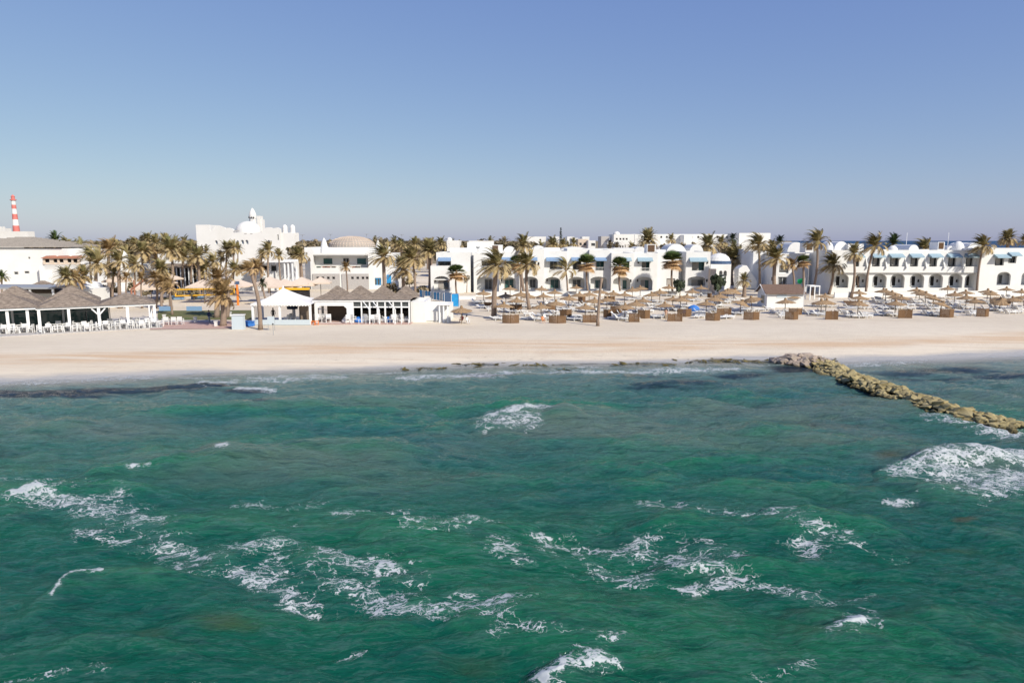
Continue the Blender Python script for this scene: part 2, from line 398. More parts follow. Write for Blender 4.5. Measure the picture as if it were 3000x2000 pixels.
O1 = ocean(512, 83.0, 4.6, wd, .125, 5, .06, 2); O2 = ocean(512, 29.0, 2.6, (.05,1), .062, 9, .012, 2)
rows = []; y_ = 9.5
while y_ < 79: rows.append(y_); y_ += max(.035, .62*y_*y_/(12*683))
rows = np.array(rows); cols = np.linspace(-1.02, 1.02, 1150)
Yg = np.repeat(rows[:,None], len(cols), 1); Xg = cols[None,:]*(Yg*.93+2.5)
SX, SY = proj(Xg, Yg, np.full_like(Xg, SEA))
def chain(px, py, pts, sx=1.0, sy=1.0):          # signed distance (photo pixels) to a chain of points: returns (dist, t, dv)
    best = np.full_like(px, 1e9); tt_ = np.zeros_like(px); dv = np.zeros_like(px)
    n = len(pts)-1
    for i in range(n):
        ax, ay = pts[i]; bx, by = pts[i+1]
        ex, ey = (bx-ax)/sx, (by-ay)/sy; qx, qy = (px-ax)/sx, (py-ay)/sy
        t = np.clip((qx*ex+qy*ey)/(ex*ex+ey*ey), 0, 1)
        D = np.hypot(qx-t*ex, qy-t*ey); up = D < best
        best = np.where(up, D, best); tt_ = np.where(up, (i+t)/n, tt_); dv = np.where(up, qy-t*ey, dv)
    return best, tt_, dv
dep0 = SEA - sand_z(Xg, Yg)
att = np.clip(.12+dep0/1.1, .10, 1)
X0, Y0 = Xg.copy(), Yg.copy()
warp = 1+.0*X0
gust = .65+.8*fbm(X0*.05+9, Y0*.07+2, 3)
hz = (samp(O1[0],X0,Y0,83)*gust + samp(O2[0],X0,Y0,29)*gust)*att
hx = (1.0*samp(O1[1],X0,Y0,83) + .9*samp(O2[1],X0,Y0,29))*att*gust
hy = (1.0*samp(O1[2],X0,Y0,83) + .9*samp(O2[2],X0,Y0,29))*att*gust
# long swell ridges seen in the photo (chain in pixels, height m, half width px)
SW = [([(150,1425),(330,1392),(450,1368),(700,1340),(1000,1322),(1350,1312)], 0.68, 20, 36),
      ([(1250,1240),(1430,1226),(1540,1217),(1700,1222),(1950,1240)], 0.46, 10, 20),
      ([(-100,1262),(300,1230),(700,1195),(1100,1170),(1600,1165)], 0.35, 12, 18),
      ([(800,1208),(1300,1195),(1700,1190),(2200,1185)], 0.27, 10, 16),
      ([(2330,1900),(2440,1868),(2520,1850),(2620,1850),(2760,1890),(2950,1960),(3150,2060)], 0.26, 34, 70),
      ([(1540,2040),(1600,1990),(1680,1962),(1800,1960),(1950,1990)], 0.20, 34, 60),
      ([(60,1790),(150,1740),(200,1712),(300,1690),(480,1688),(700,1720)], 0.35, 14, 45),
      ([(-100,1490),(60,1456),(160,1436),(330,1428),(560,1450)], 0.38, 15, 40),
      ([(1050,1570),(1250,1538),(1450,1528),(1700,1550)], 0.35, 16, 40),
      ([(1800,1550),(2100,1520),(2350,1518),(2650,1565)], 0.35, 16, 40),
      ([(600,1620),(800,1592),(1050,1615)], 0.27, 14, 30),
      ([(2560,1385),(2700,1355),(2850,1342),(3200,1345)], 0.46, 14, 30),
      ([(1700,1382),(2050,1352),(2450,1345)], 0.30, 14, 24),
      ([(400,1840),(850,1800),(1400,1840)], 0.32, 26, 60),
      ([(1800,1665),(2250,1640),(2800,1690)], 0.30, 20, 50),
      ([(-100,1910),(250,1872),(600,1895)], 0.32, 26, 60),
      ([(380,1155),(600,1142),(860,1130)], 0.22, 6, 9),
      ([(1000,1430),(1400,1408),(1800,1415)], 0.24, 14, 26),
      ([(2000,1440),(2400,1425),(2800,1445)], 0.24, 14, 28)]
swl = np.zeros_like(X0); face = np.zeros_like(X0)
wob = 34*(fbm(X0*.35, Y0*.45, 4)-.5)*(SY-900)/600
for pts, a, wb, wf in SW:
    D, t, dv = chain(SX, SY+wob, pts, 1, 1)
    end = np.sin(np.pi*np.clip(t, 0.0, 1))**.7
    prof = np.where(dv < 0, np.exp(-(D/wb)**2), np.exp(-(D/wf)**2))       # steeper away from the camera
    amp = .35+1.2*fbm(X0*.35+a*9, Y0*.35, 4)
    swl = np.maximum(swl, 1.3*a*prof*end*amp) ; face = np.maximum(face, np.where(dv > 0, 1, .3)*np.exp(-(D/(wf*.9))**2)*end*min(1, a*2.2)*np.clip(amp, .4, 1.2))
Zw = SEA + hz*1.0 + swl*att
Xw = Xg + hx; Yw = Yg + hy
# fade to a calm thin film at the shore
attS = np.clip(dep0, -.2, 9)
Zw = np.where(dep0 < .15, SEA + (Zw-SEA)*sstep(-.05, .15, dep0), Zw)
# foam masks
foam = np.zeros_like(X0)
NZ1 = fbm(X0*.55+40, Y0*.55+7, 4); NZ2 = fbm(X0*1.3, Y0*1.3+31, 4); _k = np.clip((SY-950)/650, .05, 1.3)
SXw = SX + 110*_k*(fbm(X0*.28+3, Y0*.28+60, 4)-.5); SYw = SY + 46*_k*(fbm(X0*.28+81, Y0*.28, 4)-.5)
def cap(pts, r, a, sx=1.0, sy=.45):
    global foam
    D, t, dv = chain(SXw, SYw, pts, sx, sy)
    D = D*(.7+.9*NZ1) + r*.9*(NZ2-.5)
    foam = np.maximum(foam, a*(1-sstep(.2*r, 2.3*r, D)))
def solid(pts, r, a, sx=1.0, sy=.45): cap(pts, r, a, sx, sy)
for pts, r, a in [
    ([(90,1462),(230,1478),(330,1510)], 52, .82), ([(330,1500),(430,1530)], 55, .80), ([(290,1470),(350,1450)], 26, .6),
    ([(260,1550),(420,1590)], 45, .55), ([(480,1590),(560,1620)], 50, .72), ([(540,1655),(700,1620),(870,1600)], 48, .82),
    ([(700,1680),(860,1720),(900,1770)], 50, .82), ([(800,1640),(850,1700)], 45, .62), ([(960,1640),(1080,1665),(1200,1690)], 55, .76),
    ([(1000,1700),(1150,1760)], 48, .82), ([(1100,1770),(1300,1785),(1500,1810)], 34, .8), ([(1350,1750),(1440,1800)], 25, .6),
    ([(700,1470),(950,1480)], 36, .55), ([(1000,1520),(1150,1500)], 26, .52), ([(1200,1550),(1330,1540),(1420,1560)], 42, .76),
    ([(1300,1570),(1440,1590)], 42, .66), ([(1480,1620),(1530,1650)], 36, .6),
    ([(1570,1560),(1640,1600)], 36, .72), ([(1620,1590),(1800,1585),(1880,1570)], 42, .8), ([(1750,1640),(1900,1690)], 40, .78),
    ([(1920,1600),(2060,1620),(2140,1640)], 52, .72), ([(2000,1640),(2120,1680)], 44, .8), ([(2020,1715),(2150,1700),(2300,1725)], 30, .8),
    ([(2200,1720),(2380,1740)], 26, .76), ([(2400,1760),(2560,1770)], 24, .66), ([(2520,1780),(2590,1800)], 12, .8),
    ([(1880,1470),(2150,1495)], 34, .52), ([(2130,1500),(2280,1510),(2400,1570)], 36, .76), ([(2340,1580),(2400,1610)], 36, .76),
    ([(2420,1560),(2500,1590),(2620,1620)], 30, .56), ([(1500,1850),(1620,1860),(1770,1900)], 28, .62),
    ([(60,1980),(180,1960),(290,1955)], 20, .72), ([(2250,1980),(2400,1960)], 30, .45), ([(1000,1930),(1080,1910)], 20, .5),
    ([(0,1900),(120,1890)], 20, .45), ([(150,1935),(280,1945)], 20, .45), ([(2900,1700),(3000,1740)], 20, .4)]:
    cap(pts, r, a); cap(pts, r*1.9, a*.66)
_hard = foam.copy(); foam = np.zeros_like(X0); HF = fbm(X0*3.2+5, Y0*3.2, 5)
def cap(pts, r, a, sx=1.0, sy=.45):
    global foam
    D, t, dv = chain(SX+.4*(SXw-SX), SY+.4*(SYw-SY), pts, sx, sy)
    D = D + r*1.9*(HF-.5)
    foam = np.maximum(foam, a*(1-sstep(.25*r, 1.5*r, D)))
    D = D + r*1.5*(NZ1-.5); foam = np.maximum(foam, .72*(1-sstep(.8*r, 3.2*r, D)))
for pts, r, a, sy in [
    ([(40,1463),(110,1448)], 16, 1.35, .5), ([(380,1388),(400,1384)], 9, 1.2, .6), ([(430,1383),(450,1381)], 5, 1.0, .6),
    ([(1440,1232),(1520,1222),(1600,1212)], 15, 1.15, .5), ([(1430,1238),(1560,1240)], 20, .82, .6),
    ([(2462,1874),(2500,1856),(2560,1840)], 26, 1.18, .8), ([(2475,1872),(2530,1852)], 13, 1.4, .8), ([(2560,1835),(2600,1840)], 12, 1.1, .6),
    ([(1625,1996),(1670,1966),(1745,1952)], 30, 1.16, .8), ([(1650,1982),(1700,1960)], 14, 1.35, .8), ([(1720,1952),(1790,1960)], 14, 1.1, .6),
    ([(150,1755),(180,1725),(215,1712),(290,1696)], 9, 1.12, .8), ([(640,1350),(665,1346)], 7, 1.0, .6),
    ([(2665,1382),(2760,1362),(2900,1352),(3150,1360)], 40, 1.05, .5), ([(2780,1385),(2900,1400),(3100,1395)], 60, 1.0, .5), ([(2900,1430),(3050,1440)], 34, 1.0, .6),
    ([(1170,1108),(1300,1104),(1500,1095)], 9, .95, .5), ([(1330,1106),(1480,1100)], 13, 1.05, .4), ([(1480,1093),(1700,1090),(2000,1084),(2150,1082)], 8, .95, .5), ([(590,1123),(680,1118)], 9, .95, .5), ([(700,1145),(800,1142)], 7, 1.15, .5),
    ([(0,1122),(250,1112),(450,1104)], 7, .82, .6), ([(740,1112),(1000,1104)], 10, .74, .6), ([(2400,1075),(2700,1060)], 6, .7, .6), ([(2870,1246),(2990,1268)], 16, 1.0, .6), ([(2700,1215),(2860,1245)], 8, .7, .6),
    ([(2600,1470),(2700,1475)], 8, .6, .5), ([(2850,1360),(3000,1350)], 26, 1.1, .5)]:
    cap(pts, r, a, 1, sy)
foam = np.maximum(foam, _hard)
Zw = Zw + .10*np.clip(foam-.95, 0, .5)*(.5+fbm(X0*3, Y0*3, 3))
_sw = np.exp(-((dep0-.055)/.030)**2)*sstep(.40, .62, fbm(X0*.22+11, Y0*.9, 4)) + .9*np.exp(-((dep0-.20)/.035)**2)*sstep(.50, .66, fbm(X0*.15+91, Y0*.9, 4))
foam = np.maximum(foam, .80*_sw)
weed = blob(SX, SY, [(120,1152,260,14,1),(420,1140,300,12,1),(620,1130,90,8,.9),(0,1160,200,18,.8),(1420,1102,80,7,1.05),(720,1148,80,6,.9),(750,1190,80,10,.6),(1150,1095,60,5,.5),
   (1900,1100,120,8,.6),(2180,1095,120,9,.7),(2340,1082,90,10,1.15),(2050,1120,150,12,.6),(2650,1092,150,10,.7),(2800,1085,180,12,.85),(2950,1100,120,16,.8),(2750,1110,160,14,.55),(2560,1150,220,22,.5),(1980,1130,250,14,.5),
   (2590,1240,220,30,.35),(2350,1180,220,20,.4),(0,1330,120,30,.4)])
_D, _t, _dv = chain(SX, SY + 7*(fbm(X0*.2, Y0*.2+4, 3)-.5), [(-300,1166),(0,1152),(300,1138),(560,1127),(720,1124)], 1, 1)
weed = np.maximum(weed, 1.25*sstep(-2, 1, _dv)*np.exp(-(np.clip(_dv, 0, 99)/14)**2)*sstep(26, 8, np.abs(_dv))*np.clip((760-SX)/160, 0, 1))
shoal = blob(SX, SY, [(650,1830,180,40,.75),(450,1850,120,30,.65),(2830,1519,55,12,1.0),(1400,1940,250,50,.6),(2600,1330,80,14,.8),(2350,1240,120,16,.55),(2000,1250,90,12,.5),(2100,1170,160,10,.55),(2380,1880,130,60,.6),
   (2780,1600,200,16,.6),(2950,1850,150,60,.5),(2400,1250,160,14,.6),(2250,1150,150,14,.5),(2640,1320,120,20,.5),(650,1370,200,22,.4),(1100,1340,160,14,.5),(2300,1860,120,60,.5),(1900,1950,140,50,.4),(1250,1275,300,14,.35)])
sea_ = NT('sea_water')
dp = sea_.att('depth'); fc = sea_.att('face'); fm = sea_.att('foam'); wdm = sea_.att('weedm'); sh = sea_.att('shoal'); nearm = sea_.att('near')
n1 = sea_.noise(.07, 4, .6, (.5,1,1)); n2 = sea_.noise(.8, 5, .65, (.4,1.2,1), R(-12)); 
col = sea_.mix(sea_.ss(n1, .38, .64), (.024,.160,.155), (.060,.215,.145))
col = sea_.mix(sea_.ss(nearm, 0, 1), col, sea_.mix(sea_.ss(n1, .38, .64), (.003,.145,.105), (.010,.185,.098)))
col = sea_.mix(sea_.math('MULTIPLY', sea_.ss(fc, .12, .80), .85), col, (.022,.24,.120))  # light through thin crests put into the colour as paler green
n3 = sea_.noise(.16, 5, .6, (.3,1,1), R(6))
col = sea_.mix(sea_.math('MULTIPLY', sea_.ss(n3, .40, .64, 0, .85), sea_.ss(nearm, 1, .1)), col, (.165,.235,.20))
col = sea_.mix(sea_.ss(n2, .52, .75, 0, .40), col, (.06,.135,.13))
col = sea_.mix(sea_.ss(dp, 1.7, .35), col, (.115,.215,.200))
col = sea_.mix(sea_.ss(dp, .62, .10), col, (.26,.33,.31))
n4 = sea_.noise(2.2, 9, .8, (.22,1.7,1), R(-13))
col = sea_.mix(sea_.ss(n4, .50, .70, 0, .50), col, (.11,.25,.22))  # ripple highlights and thin foam streaks, both put into the base colour
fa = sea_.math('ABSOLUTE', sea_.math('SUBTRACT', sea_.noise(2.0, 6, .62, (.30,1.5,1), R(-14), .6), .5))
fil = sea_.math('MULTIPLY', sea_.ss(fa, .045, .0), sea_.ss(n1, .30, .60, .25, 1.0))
col = sea_.mix(sea_.math('MULTIPLY', fil, .34), col, (.16,.34,.30))  # bright ripple lines painted into the colour as pale filaments
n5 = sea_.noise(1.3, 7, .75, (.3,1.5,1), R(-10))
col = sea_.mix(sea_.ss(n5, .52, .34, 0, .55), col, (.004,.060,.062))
wdt = sea_.ss(sea_.math('ADD', wdm, sea_.math('MULTIPLY', sea_.math('SUBTRACT', sea_.noise(.5, 6, .7, (.22,1,1)), .5), 1.5)), .22, .8)
col = sea_.mix(sea_.math('MULTIPLY', wdt, .9), col, sea_.mix(sea_.ss(n2, .4, .6), (.003,.010,.040), (.005,.022,.040)))
sht = sea_.ss(sea_.math('ADD', sh, sea_.math('MULTIPLY', sea_.math('SUBTRACT', sea_.noise(.5, 5, .7, (.5,1,1)), .5), 1.0)), .30, 1.0)
col = sea_.mix(sea_.math('MULTIPLY', sht, .7), col, (.13,.12,.055))
# foam: lace of ridged noise, denser where the mask is high
wv = sea_.n.nodes.new('ShaderNodeVectorMath'); wv.operation = 'MULTIPLY_ADD'
wn = sea_.n.nodes.new('ShaderNodeTexNoise'); wn.inputs['Scale'].default_value = 1.1; wn.inputs['Detail'].default_value = 4; sea_.link(sea_.tc.outputs['Object'], wn.inputs[0])
sea_.link(wn.outputs['Color'], wv.inputs[0]); wv.inputs[1].default_value = (.9,.9,.2); sea_.link(sea_.tc.outputs['Object'], wv.inputs[2])
ra = sea_.math('ABSOLUTE', sea_.math('SUBTRACT', sea_.noise(2.0, 4, .6, (.62,1,.3), R(-8), 0, wv.outputs[0]), .5))
rb = sea_.math('ABSOLUTE', sea_.math('SUBTRACT', sea_.noise(5.4, 4, .62, (.6,1,.3), 0, 0, wv.outputs[0]), .5))
lace = sea_.math('MAXIMUM', sea_.math('SUBTRACT', 1.0, sea_.math('MULTIPLY', ra, 15.0)), sea_.math('SUBTRACT', .80, sea_.math('MULTIPLY', rb, 13.0)))
lump = sea_.noise(.9, 4, .65, (.6,1,1)); pch = sea_.noise(9, 5, .75, (.7,1,1))
tot = sea_.math('MULTIPLY', sea_.math('MAXIMUM', lace, 0.0), sea_.math('MULTIPLY_ADD', lump, 2.0, -.12))
tot = sea_.math('ADD', tot, sea_.math('MULTIPLY', sea_.math('SUBTRACT', pch, .5), .55))
thr = sea_.math('SUBTRACT', 1.12, sea_.math('MULTIPLY', fm, .82))
foamf = sea_.ss(tot, sea_.math('SUBTRACT', thr, .05), sea_.math('ADD', thr, .22))
sol = sea_.ss(sea_.math('ADD', fm, sea_.math('MULTIPLY', sea_.math('SUBTRACT', pch, .5), 2.6)), 1.0, 1.4)
foamf = sea_.math('MAXIMUM', foamf, sol)
foamf = sea_.math('MULTIPLY', foamf, sea_.ss(fm, .12, .45))
film = sea_.math('MULTIPLY', sea_.ss(fm, .35, 1.0), .22)
col = sea_.mix(film, col, (.16,.30,.29))
col = sea_.mix(sea_.math('MULTIPLY', foamf, .85), col, (.50,.51,.53))
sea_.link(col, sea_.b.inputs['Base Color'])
sea_.link(sea_.math('ADD', .10, sea_.math('MULTIPLY', foamf, .6)), sea_.b.inputs['Roughness']); sea_.b.inputs['IOR'].default_value = 1.33
al = sea_.math('MAXIMUM', sea_.ss(dp, -.01, .30, .0, 1.0), foamf)
sea_.link(al, sea_.b.inputs['Alpha'])
rip = sea_.math('ADD', sea_.noise(1.7, 9, .78, (.40,1.5,1), R(-13)), sea_.math('MULTIPLY', sea_.noise(7, 6, .75, (.45,1.3,1), R(14)), .35))
b1 = sea_.bump(rip, 1.0, .62); sea_.link(sea_.math('SUBTRACT', 1.0, sea_.math('MULTIPLY', foamf, .8)), b1.inputs['Strength']); sea_.link(b1.outputs[0], sea_.b.inputs['Normal'])
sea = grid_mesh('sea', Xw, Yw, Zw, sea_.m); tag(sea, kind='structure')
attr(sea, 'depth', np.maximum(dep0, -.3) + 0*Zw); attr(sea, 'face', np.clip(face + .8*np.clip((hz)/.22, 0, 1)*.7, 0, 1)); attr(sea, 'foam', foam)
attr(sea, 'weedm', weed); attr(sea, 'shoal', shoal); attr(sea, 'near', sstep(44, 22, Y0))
# flat continuation of the sea outside the picture
m = MB()
for s in (-1, 1): m.quad((s*10,9.5,SEA-.3),(s*900,9.5,SEA-.3),(s*900,shore(s*200.)-6,SEA-.3),(s*76,shore(s*70.)-8,SEA-.3))
m.quad((-900,-200,SEA-.3),(900,-200,SEA-.3),(900,9.5,SEA-.3),(-900,9.5,SEA-.3))
out = NT('open_water'); out.b.inputs['Base Color'].default_value = (.008,.075,.06,1); out.b.inputs['Roughness'].default_value = .25
b2 = out.bump(out.noise(1.2, 6, .7, (.4,1.2,1)), .8, .3); out.link(b2.outputs[0], out.b.inputs['Normal'])
tag(m.build('open_sea', out.m), kind='structure')
ORD = ['first','second','third','fourth','fifth','sixth','seventh','eighth','ninth','tenth','eleventh','twelfth','thirteenth','fourteenth','fifteenth','sixteenth','seventeenth','eighteenth','nineteenth','twentieth']
def ordn(i):
    if i < 20: return ORD[i]
    t, u = divmod(i+1, 10); T = {2:'twent',3:'thirt',4:'fort',5:'fift',6:'sixt',7:'sevent',8:'eight',9:'ninet'}
    if t >= 10: return 'hundred and ' + ordn((i+1)%100-1) if (i+1) % 100 else 'hundredth'
    return (T[t]+'ieth') if u == 0 else (T[t]+'y-'+ORD[u-1])
# ================================================================== breakwater
def rock(mb, c, r, rg, sq=(1,1,.6)):
    bmk = bmesh.new(); bmesh.ops.create_icosphere(bmk, subdivisions=1, radius=1)
    off = [rg.uniform(.55, 1.25) for _ in bmk.verts]
    a = rg.uniform(0, 6.3); ca, sa = math.cos(a), math.sin(a); ex = rg.uniform(.9, 1.5); n = len(mb.v)
    tx, ty = rg.uniform(-.3,.3), rg.uniform(-.3,.3)
    for v, o in zip(bmk.verts, off):
        x, y, z = v.co.x*o*ex*sq[0]*r, v.co.y*o*sq[1]*r, v.co.z*o*sq[2]*r
        z += x*tx+y*ty
        mb.v.append((c[0]+x*ca-y*sa, c[1]+x*sa+y*ca, c[2]+z))
    for f in bmk.faces: mb.f.append(tuple(n+v.index for v in f.verts)); mb.m.append(0)
    bmk.free()
def rockmat(name, a, b_, c_):
    q = NT(name); big = q.noise(.55, 4, .6); sm = q.noise(5, 5, .7)
    gq = q.n.nodes.new('ShaderNodeObjectInfo')
    c = q.mix(q.ss(big, .38, .62), a, b_); c = q.mix(q.ss(sm, .5, .75, 0, .7), c, c_)
    gg = q.n.nodes.new('ShaderNodeNewGeometry'); sx = q.n.nodes.new('ShaderNodeSeparateXYZ'); q.link(gg.outputs['Position'], sx.inputs[0])
    zw = q.math('ADD', sx.outputs['Z'], q.math('MULTIPLY', sm, .25)); c = q.mix(q.ss(zw, SEA+.42, SEA+.16, 0, .85), c, (.055,.045,.02))
    q.link(c, q.b.inputs['Base Color']); q.b.inputs['Roughness'].default_value = .9; q.b.inputs['Specular IOR Level'].default_value = .15
    bb = q.bump(q.noise(7, 5, .7), .8, .08); q.link(bb.outputs[0], q.b.inputs['Normal']); return q.m
rm1 = rockmat('algae_rock', (.30,.245,.12), (.38,.32,.17), (.20,.15,.07)); rm2 = rockmat('pink_grey_rock', (.36,.29,.24), (.30,.25,.20), (.20,.15,.11))
rg = random.Random(11)
bw = thing('rock_breakwater', 'long low breakwater of khaki boulders running out from the beach into the water', 'breakwater', P(2380, 1060, SEA))
cl = [P(2322,1050,-.7), P(2400,1062,-.75), P(2450,1090,-.75), P(2600,1146,-.8), P(2800,1212,-.85), P(2905,1240,-.9), P(2988,1256,-.95)]
rocks = []
def along(t):
    L = [ (cl[i+1]-cl[i]).length for i in range(len(cl)-1)]; s = t*sum(L)
    for i, l in enumerate(L):
        if s <= l or i == len(L)-1: return cl[i].lerp(cl[i+1], s/l), (cl[i+1]-cl[i]).normalized()
        s -= l
for i in range(1000):
    t = rg.random()**.95; p, dr = along(t); nrm = Vector((-dr.y, dr.x, 0))
    hw = 1.75*(1-.30*t) * (1.25 if t < .1 else 1); o = rg.uniform(-1, 1); 
    h = (1-abs(o)**1.8)*(.62 - .30*max(0, t-.8)/.2)
    rr = rg.uniform(.17, .38)*(1.45 if rg.random() < .12 else 1)
    q = p + nrm*o*hw
    rocks.append((rr, Vector((q.x, q.y, SEA + .04 + h*rg.uniform(.78, 1.0) - .12)), 0))
hd = P(2352, 1040, 0)
for i in range(95):
    a = rg.uniform(0, 6.28); r0 = math.sqrt(rg.random()); x = r0*math.cos(a)*2.7; y = r0*math.sin(a)*1.5
    rocks.append((rg.uniform(.28, .55), Vector((hd.x+x, hd.y+y, -.75+.62*(1-r0*r0)+rg.uniform(-.1, .12))), 1))
rocks.sort(key=lambda q: -q[0]*(1.0+(90-q[1].y)/60)*(1 if q[1].z > -.85 else .5))
rest = [MB(), MB()]
for i, (rr, c, k) in enumerate(rocks):
    if i < 98:
        m = MB(); rock(m, (0,0,0), rr*1.08, rg); o = m.build('boulder', rm2 if k else rm1); o.parent = bw; o.location = c - bw.location
    else: rock(rest[k], c - bw.location, rr, rg)
o = rest[0].build('boulder_pile', rm1, bw); o['kind'] = 'stuff'
o = rest[1].build('boulder_pile', rm2, bw); o['kind'] = 'stuff'
# weedy lumps at the water's edge
m = MB()
for cx, cy, rx, ry, n in [(1260,1080,55,3.5,26),(1400,1066,70,5,30),(1660,1081,35,3,22),(1900,1066,70,5,20),(1945,1074,25,3,16),(2110,1055,95,7,70),(2230,1062,60,5,26),(1560,1068,60,4,12),(2450,1056,25,3,14)]:
    for _ in range(int(n*.7)):
        px, py = rg.gauss(cx, rx*.7), rg.gauss(cy, ry*.6); q = P(px, py, SEA+.0)
        rock(m, (q.x, q.y, SEA-.0+float(max(0, .9*0))), rg.uniform(.10, .34), rg, (1.6,.9,.13))
wm_ = M('wet_seaweed', (.05,.045,.015), .7, col2=(.17,.13,.03), scale=1.5, bump=.6)
tag(m.build('seaweed', wm_), 'brown seaweed clumps stranded along the waterline left of the breakwater', 'seaweed', kind='stuff')

# ================================================================== palms
rp = random.Random(5)
def set_tint(o, tints):
    a = o.data.attributes.new('tint', 'FLOAT', 'FACE'); a.data.foreach_set('value', tints)
WIND = Vector((-1, .15, 0)).normalized()
def date_crown(n, wind, seed, R0=1.0, dense=14, low=-.5, wid=.115):
    r = random.Random(seed); m = MB(); tints = []
    for i in range(n):
        az = i*2.399+r.uniform(-.3,.3); u = (i+.5)/n
        el = math.radians(84 - 92*u**.95 + r.uniform(-9, 9)); L = R0*r.uniform(.82, 1.12)*(1 - .12*u)
        dr = Vector((math.cos(az)*math.cos(el), math.sin(az)*math.cos(el), math.sin(el)))
        p = Vector((0,0,0)); seg = 8; pts = [p.copy()]; dd = dr.copy()
        for k in range(seg):
            dd = (dd + Vector((0,0,-1))*(.05+.07*u+.026*k) + WIND*wind*(.05+.035*k)).normalized()
            p = p + dd*L/seg; pts.append(p.copy())
        tn = (.10 + .72*u**1.5 + r.uniform(-.12,.16))
        # rachis ribbon
        for k in range(seg):
            a, b = pts[k], pts[k+1]; d = (b-a).normalized(); s = d.cross(Vector((0,0,1)));
            if s.length < .05: s = Vector((1,0,0))
            s.normalize(); w0 = .020*(1-k/seg)+.006; w1 = .020*(1-(k+1)/seg)+.005
            m.quad(a-s*w0, a+s*w0, b+s*w1, b-s*w1); tints.append(min(1, tn+.25))
        # leaflets
        for k in range(dense):
            t = .16+.84*(k+.5)/dense; x = t*seg; j = min(int(x), seg-1); q = pts[j].lerp(pts[j+1], x-j)
            d = (pts[j+1]-pts[j]).normalized(); s = d.cross(Vector((0,0,1)))
            if s.length < .05: s = Vector((1,0,0))
            s.normalize(); upv = s.cross(d)
            ll = R0*.30*math.sin(math.pi*min(1, t*.85+.12))**.6*r.uniform(.8, 1.15)
            for sg in (-1, 1):
                tip = q + (d*.85 + s*sg*.62 + upv*.22 + Vector((0,0,-.28)) + WIND*wind*.5).normalized()*ll
                w_ = R0*wid*.30; dv = d*w_
                m.quad(q-dv, q+dv, tip+dv*.12, tip-dv*.12); tints.append(min(1, max(0, tn+r.uniform(-.12,.12))))
    return m, tints
def fan_crown(seed, R0=1.0, n=40):
    r = random.Random(seed); m = MB(); tints = []
    for i in range(n):
        az = i*2.399; u = (i+.5)/n; el = math.radians(84-112*u+r.uniform(-12, 12))
        dr = Vector((math.cos(az)*math.cos(el), math.sin(az)*math.cos(el), math.sin(el)))+WIND*.18; dr.normalize()
        pl = R0*(.30 if u < .6 else .24)*r.uniform(.7,1.2); c = dr*pl; s = dr.cross(Vector((0,0,1)))
        if s.length < .1: s = Vector((1,0,0))
        s.normalize(); up = s.cross(dr); tn = (.05+.25*u if u < .56 else .82+r.uniform(-.2,.15))
        m.quad(Vector((0,0,0))-s*.015, Vector((0,0,0))+s*.015, c+s*.012, c-s*.012); tints.append(.6)
        nb = 13; bl = R0*.66*r.uniform(.85, 1.1)
        for k in range(nb):
            sp_ = 48 if u < .56 else 66; a = math.radians(-sp_+2*sp_*k/(nb-1)); dd = (dr*math.cos(a)+s*math.sin(a)-up*.12+Vector((0,0,-.10-.45*u*u)))
            tip = c+dd*bl; w_ = dr.cross(up).normalized()*.0+ (s*math.cos(a)-dr*math.sin(a))*.055*R0
            mid = c+dd*bl*.55
            m.quad(c, mid-w_, tip, mid+w_); tints.append(max(0, min(1, tn+r.uniform(-.08,.08))))
    return m, tints
CR = {}
def crown_mesh(key, fn, mat):
    m, t = fn(); o = m.build('crown', mat); set_tint(o, t); me = o.data; bpy.data.objects.remove(o); CR[key] = me
for k in range(3): crown_mesh('date%d' % k, lambda k=k: date_crown(54, .85, 20+k), MT['frond'])
for k in range(2): crown_mesh('up%d' % k, lambda k=k: date_crown(56, .3, 40+k), MT['frond'])
crown_mesh('green0', lambda: date_crown(48, .35, 50), MT['frond_green'])
crown_mesh('dark0', lambda: date_crown(54, .4, 51), MT['darktree'])
crown_mesh('dense0', lambda: date_crown(95, .15, 52), MT['frond'])
crown_mesh('dry0', lambda: date_crown(52, .7, 53), MT['frond_dry'])
crown_mesh('sparse0', lambda: date_crown(20, 1.3, 54), MT['frond'])
crown_mesh('blown0', lambda: date_crown(34, 1.9, 55), MT['frond_dry'])
for k in range(2): crown_mesh('fan%d' % k, lambda k=k: fan_crown(60+k), MT['fan'])
crown_mesh('mini0', lambda: date_crown(20, .4, 71, dense=7, wid=.24), MT['bush'])
crown_mesh('mini1', lambda: date_crown(26, .5, 72, dense=7, wid=.24), MT['frond'])
def palm(kind, base, top, Rm, label, name='palm_tree', tr=.20, cat='palm tree', group=None, bend=None, boots=True):
    base = Vector(base); top = Vector(top)
    root = thing(name, label, cat, base, group=group)
    m = MB(); pts = []; rad = []; d = top-base; n = 9; ht = d.length
    bx = (bend if bend is not None else rp.uniform(-.12,.12))*ht
    for i in range(n+1):
        t = i/n; q = Vector((d.x*t + bx*math.sin(math.pi*t)*.5, d.y*t, d.z*t)); pts.append(q)
        rad.append(tr*(1.22-.35*t) if t < .93 else tr*(1.25 if boots else .7))
        if i == 0: rad[-1] = tr*1.5
    m.tube(pts, rad, 9); m.build('trunk', MT['trunk'], root, smooth=True)
    if kind:
        c = bpy.data.objects.new('crown', CR[kind]); COL.objects.link(c); c.parent = root; c.location = d + Vector((0,0,-.05*Rm))
        c.scale = (Rm*rp.uniform(.95,1.05), Rm, Rm*rp.uniform(.92,1.05)); c.rotation_euler = (0, 0, rp.uniform(-.5,.5))
    return root
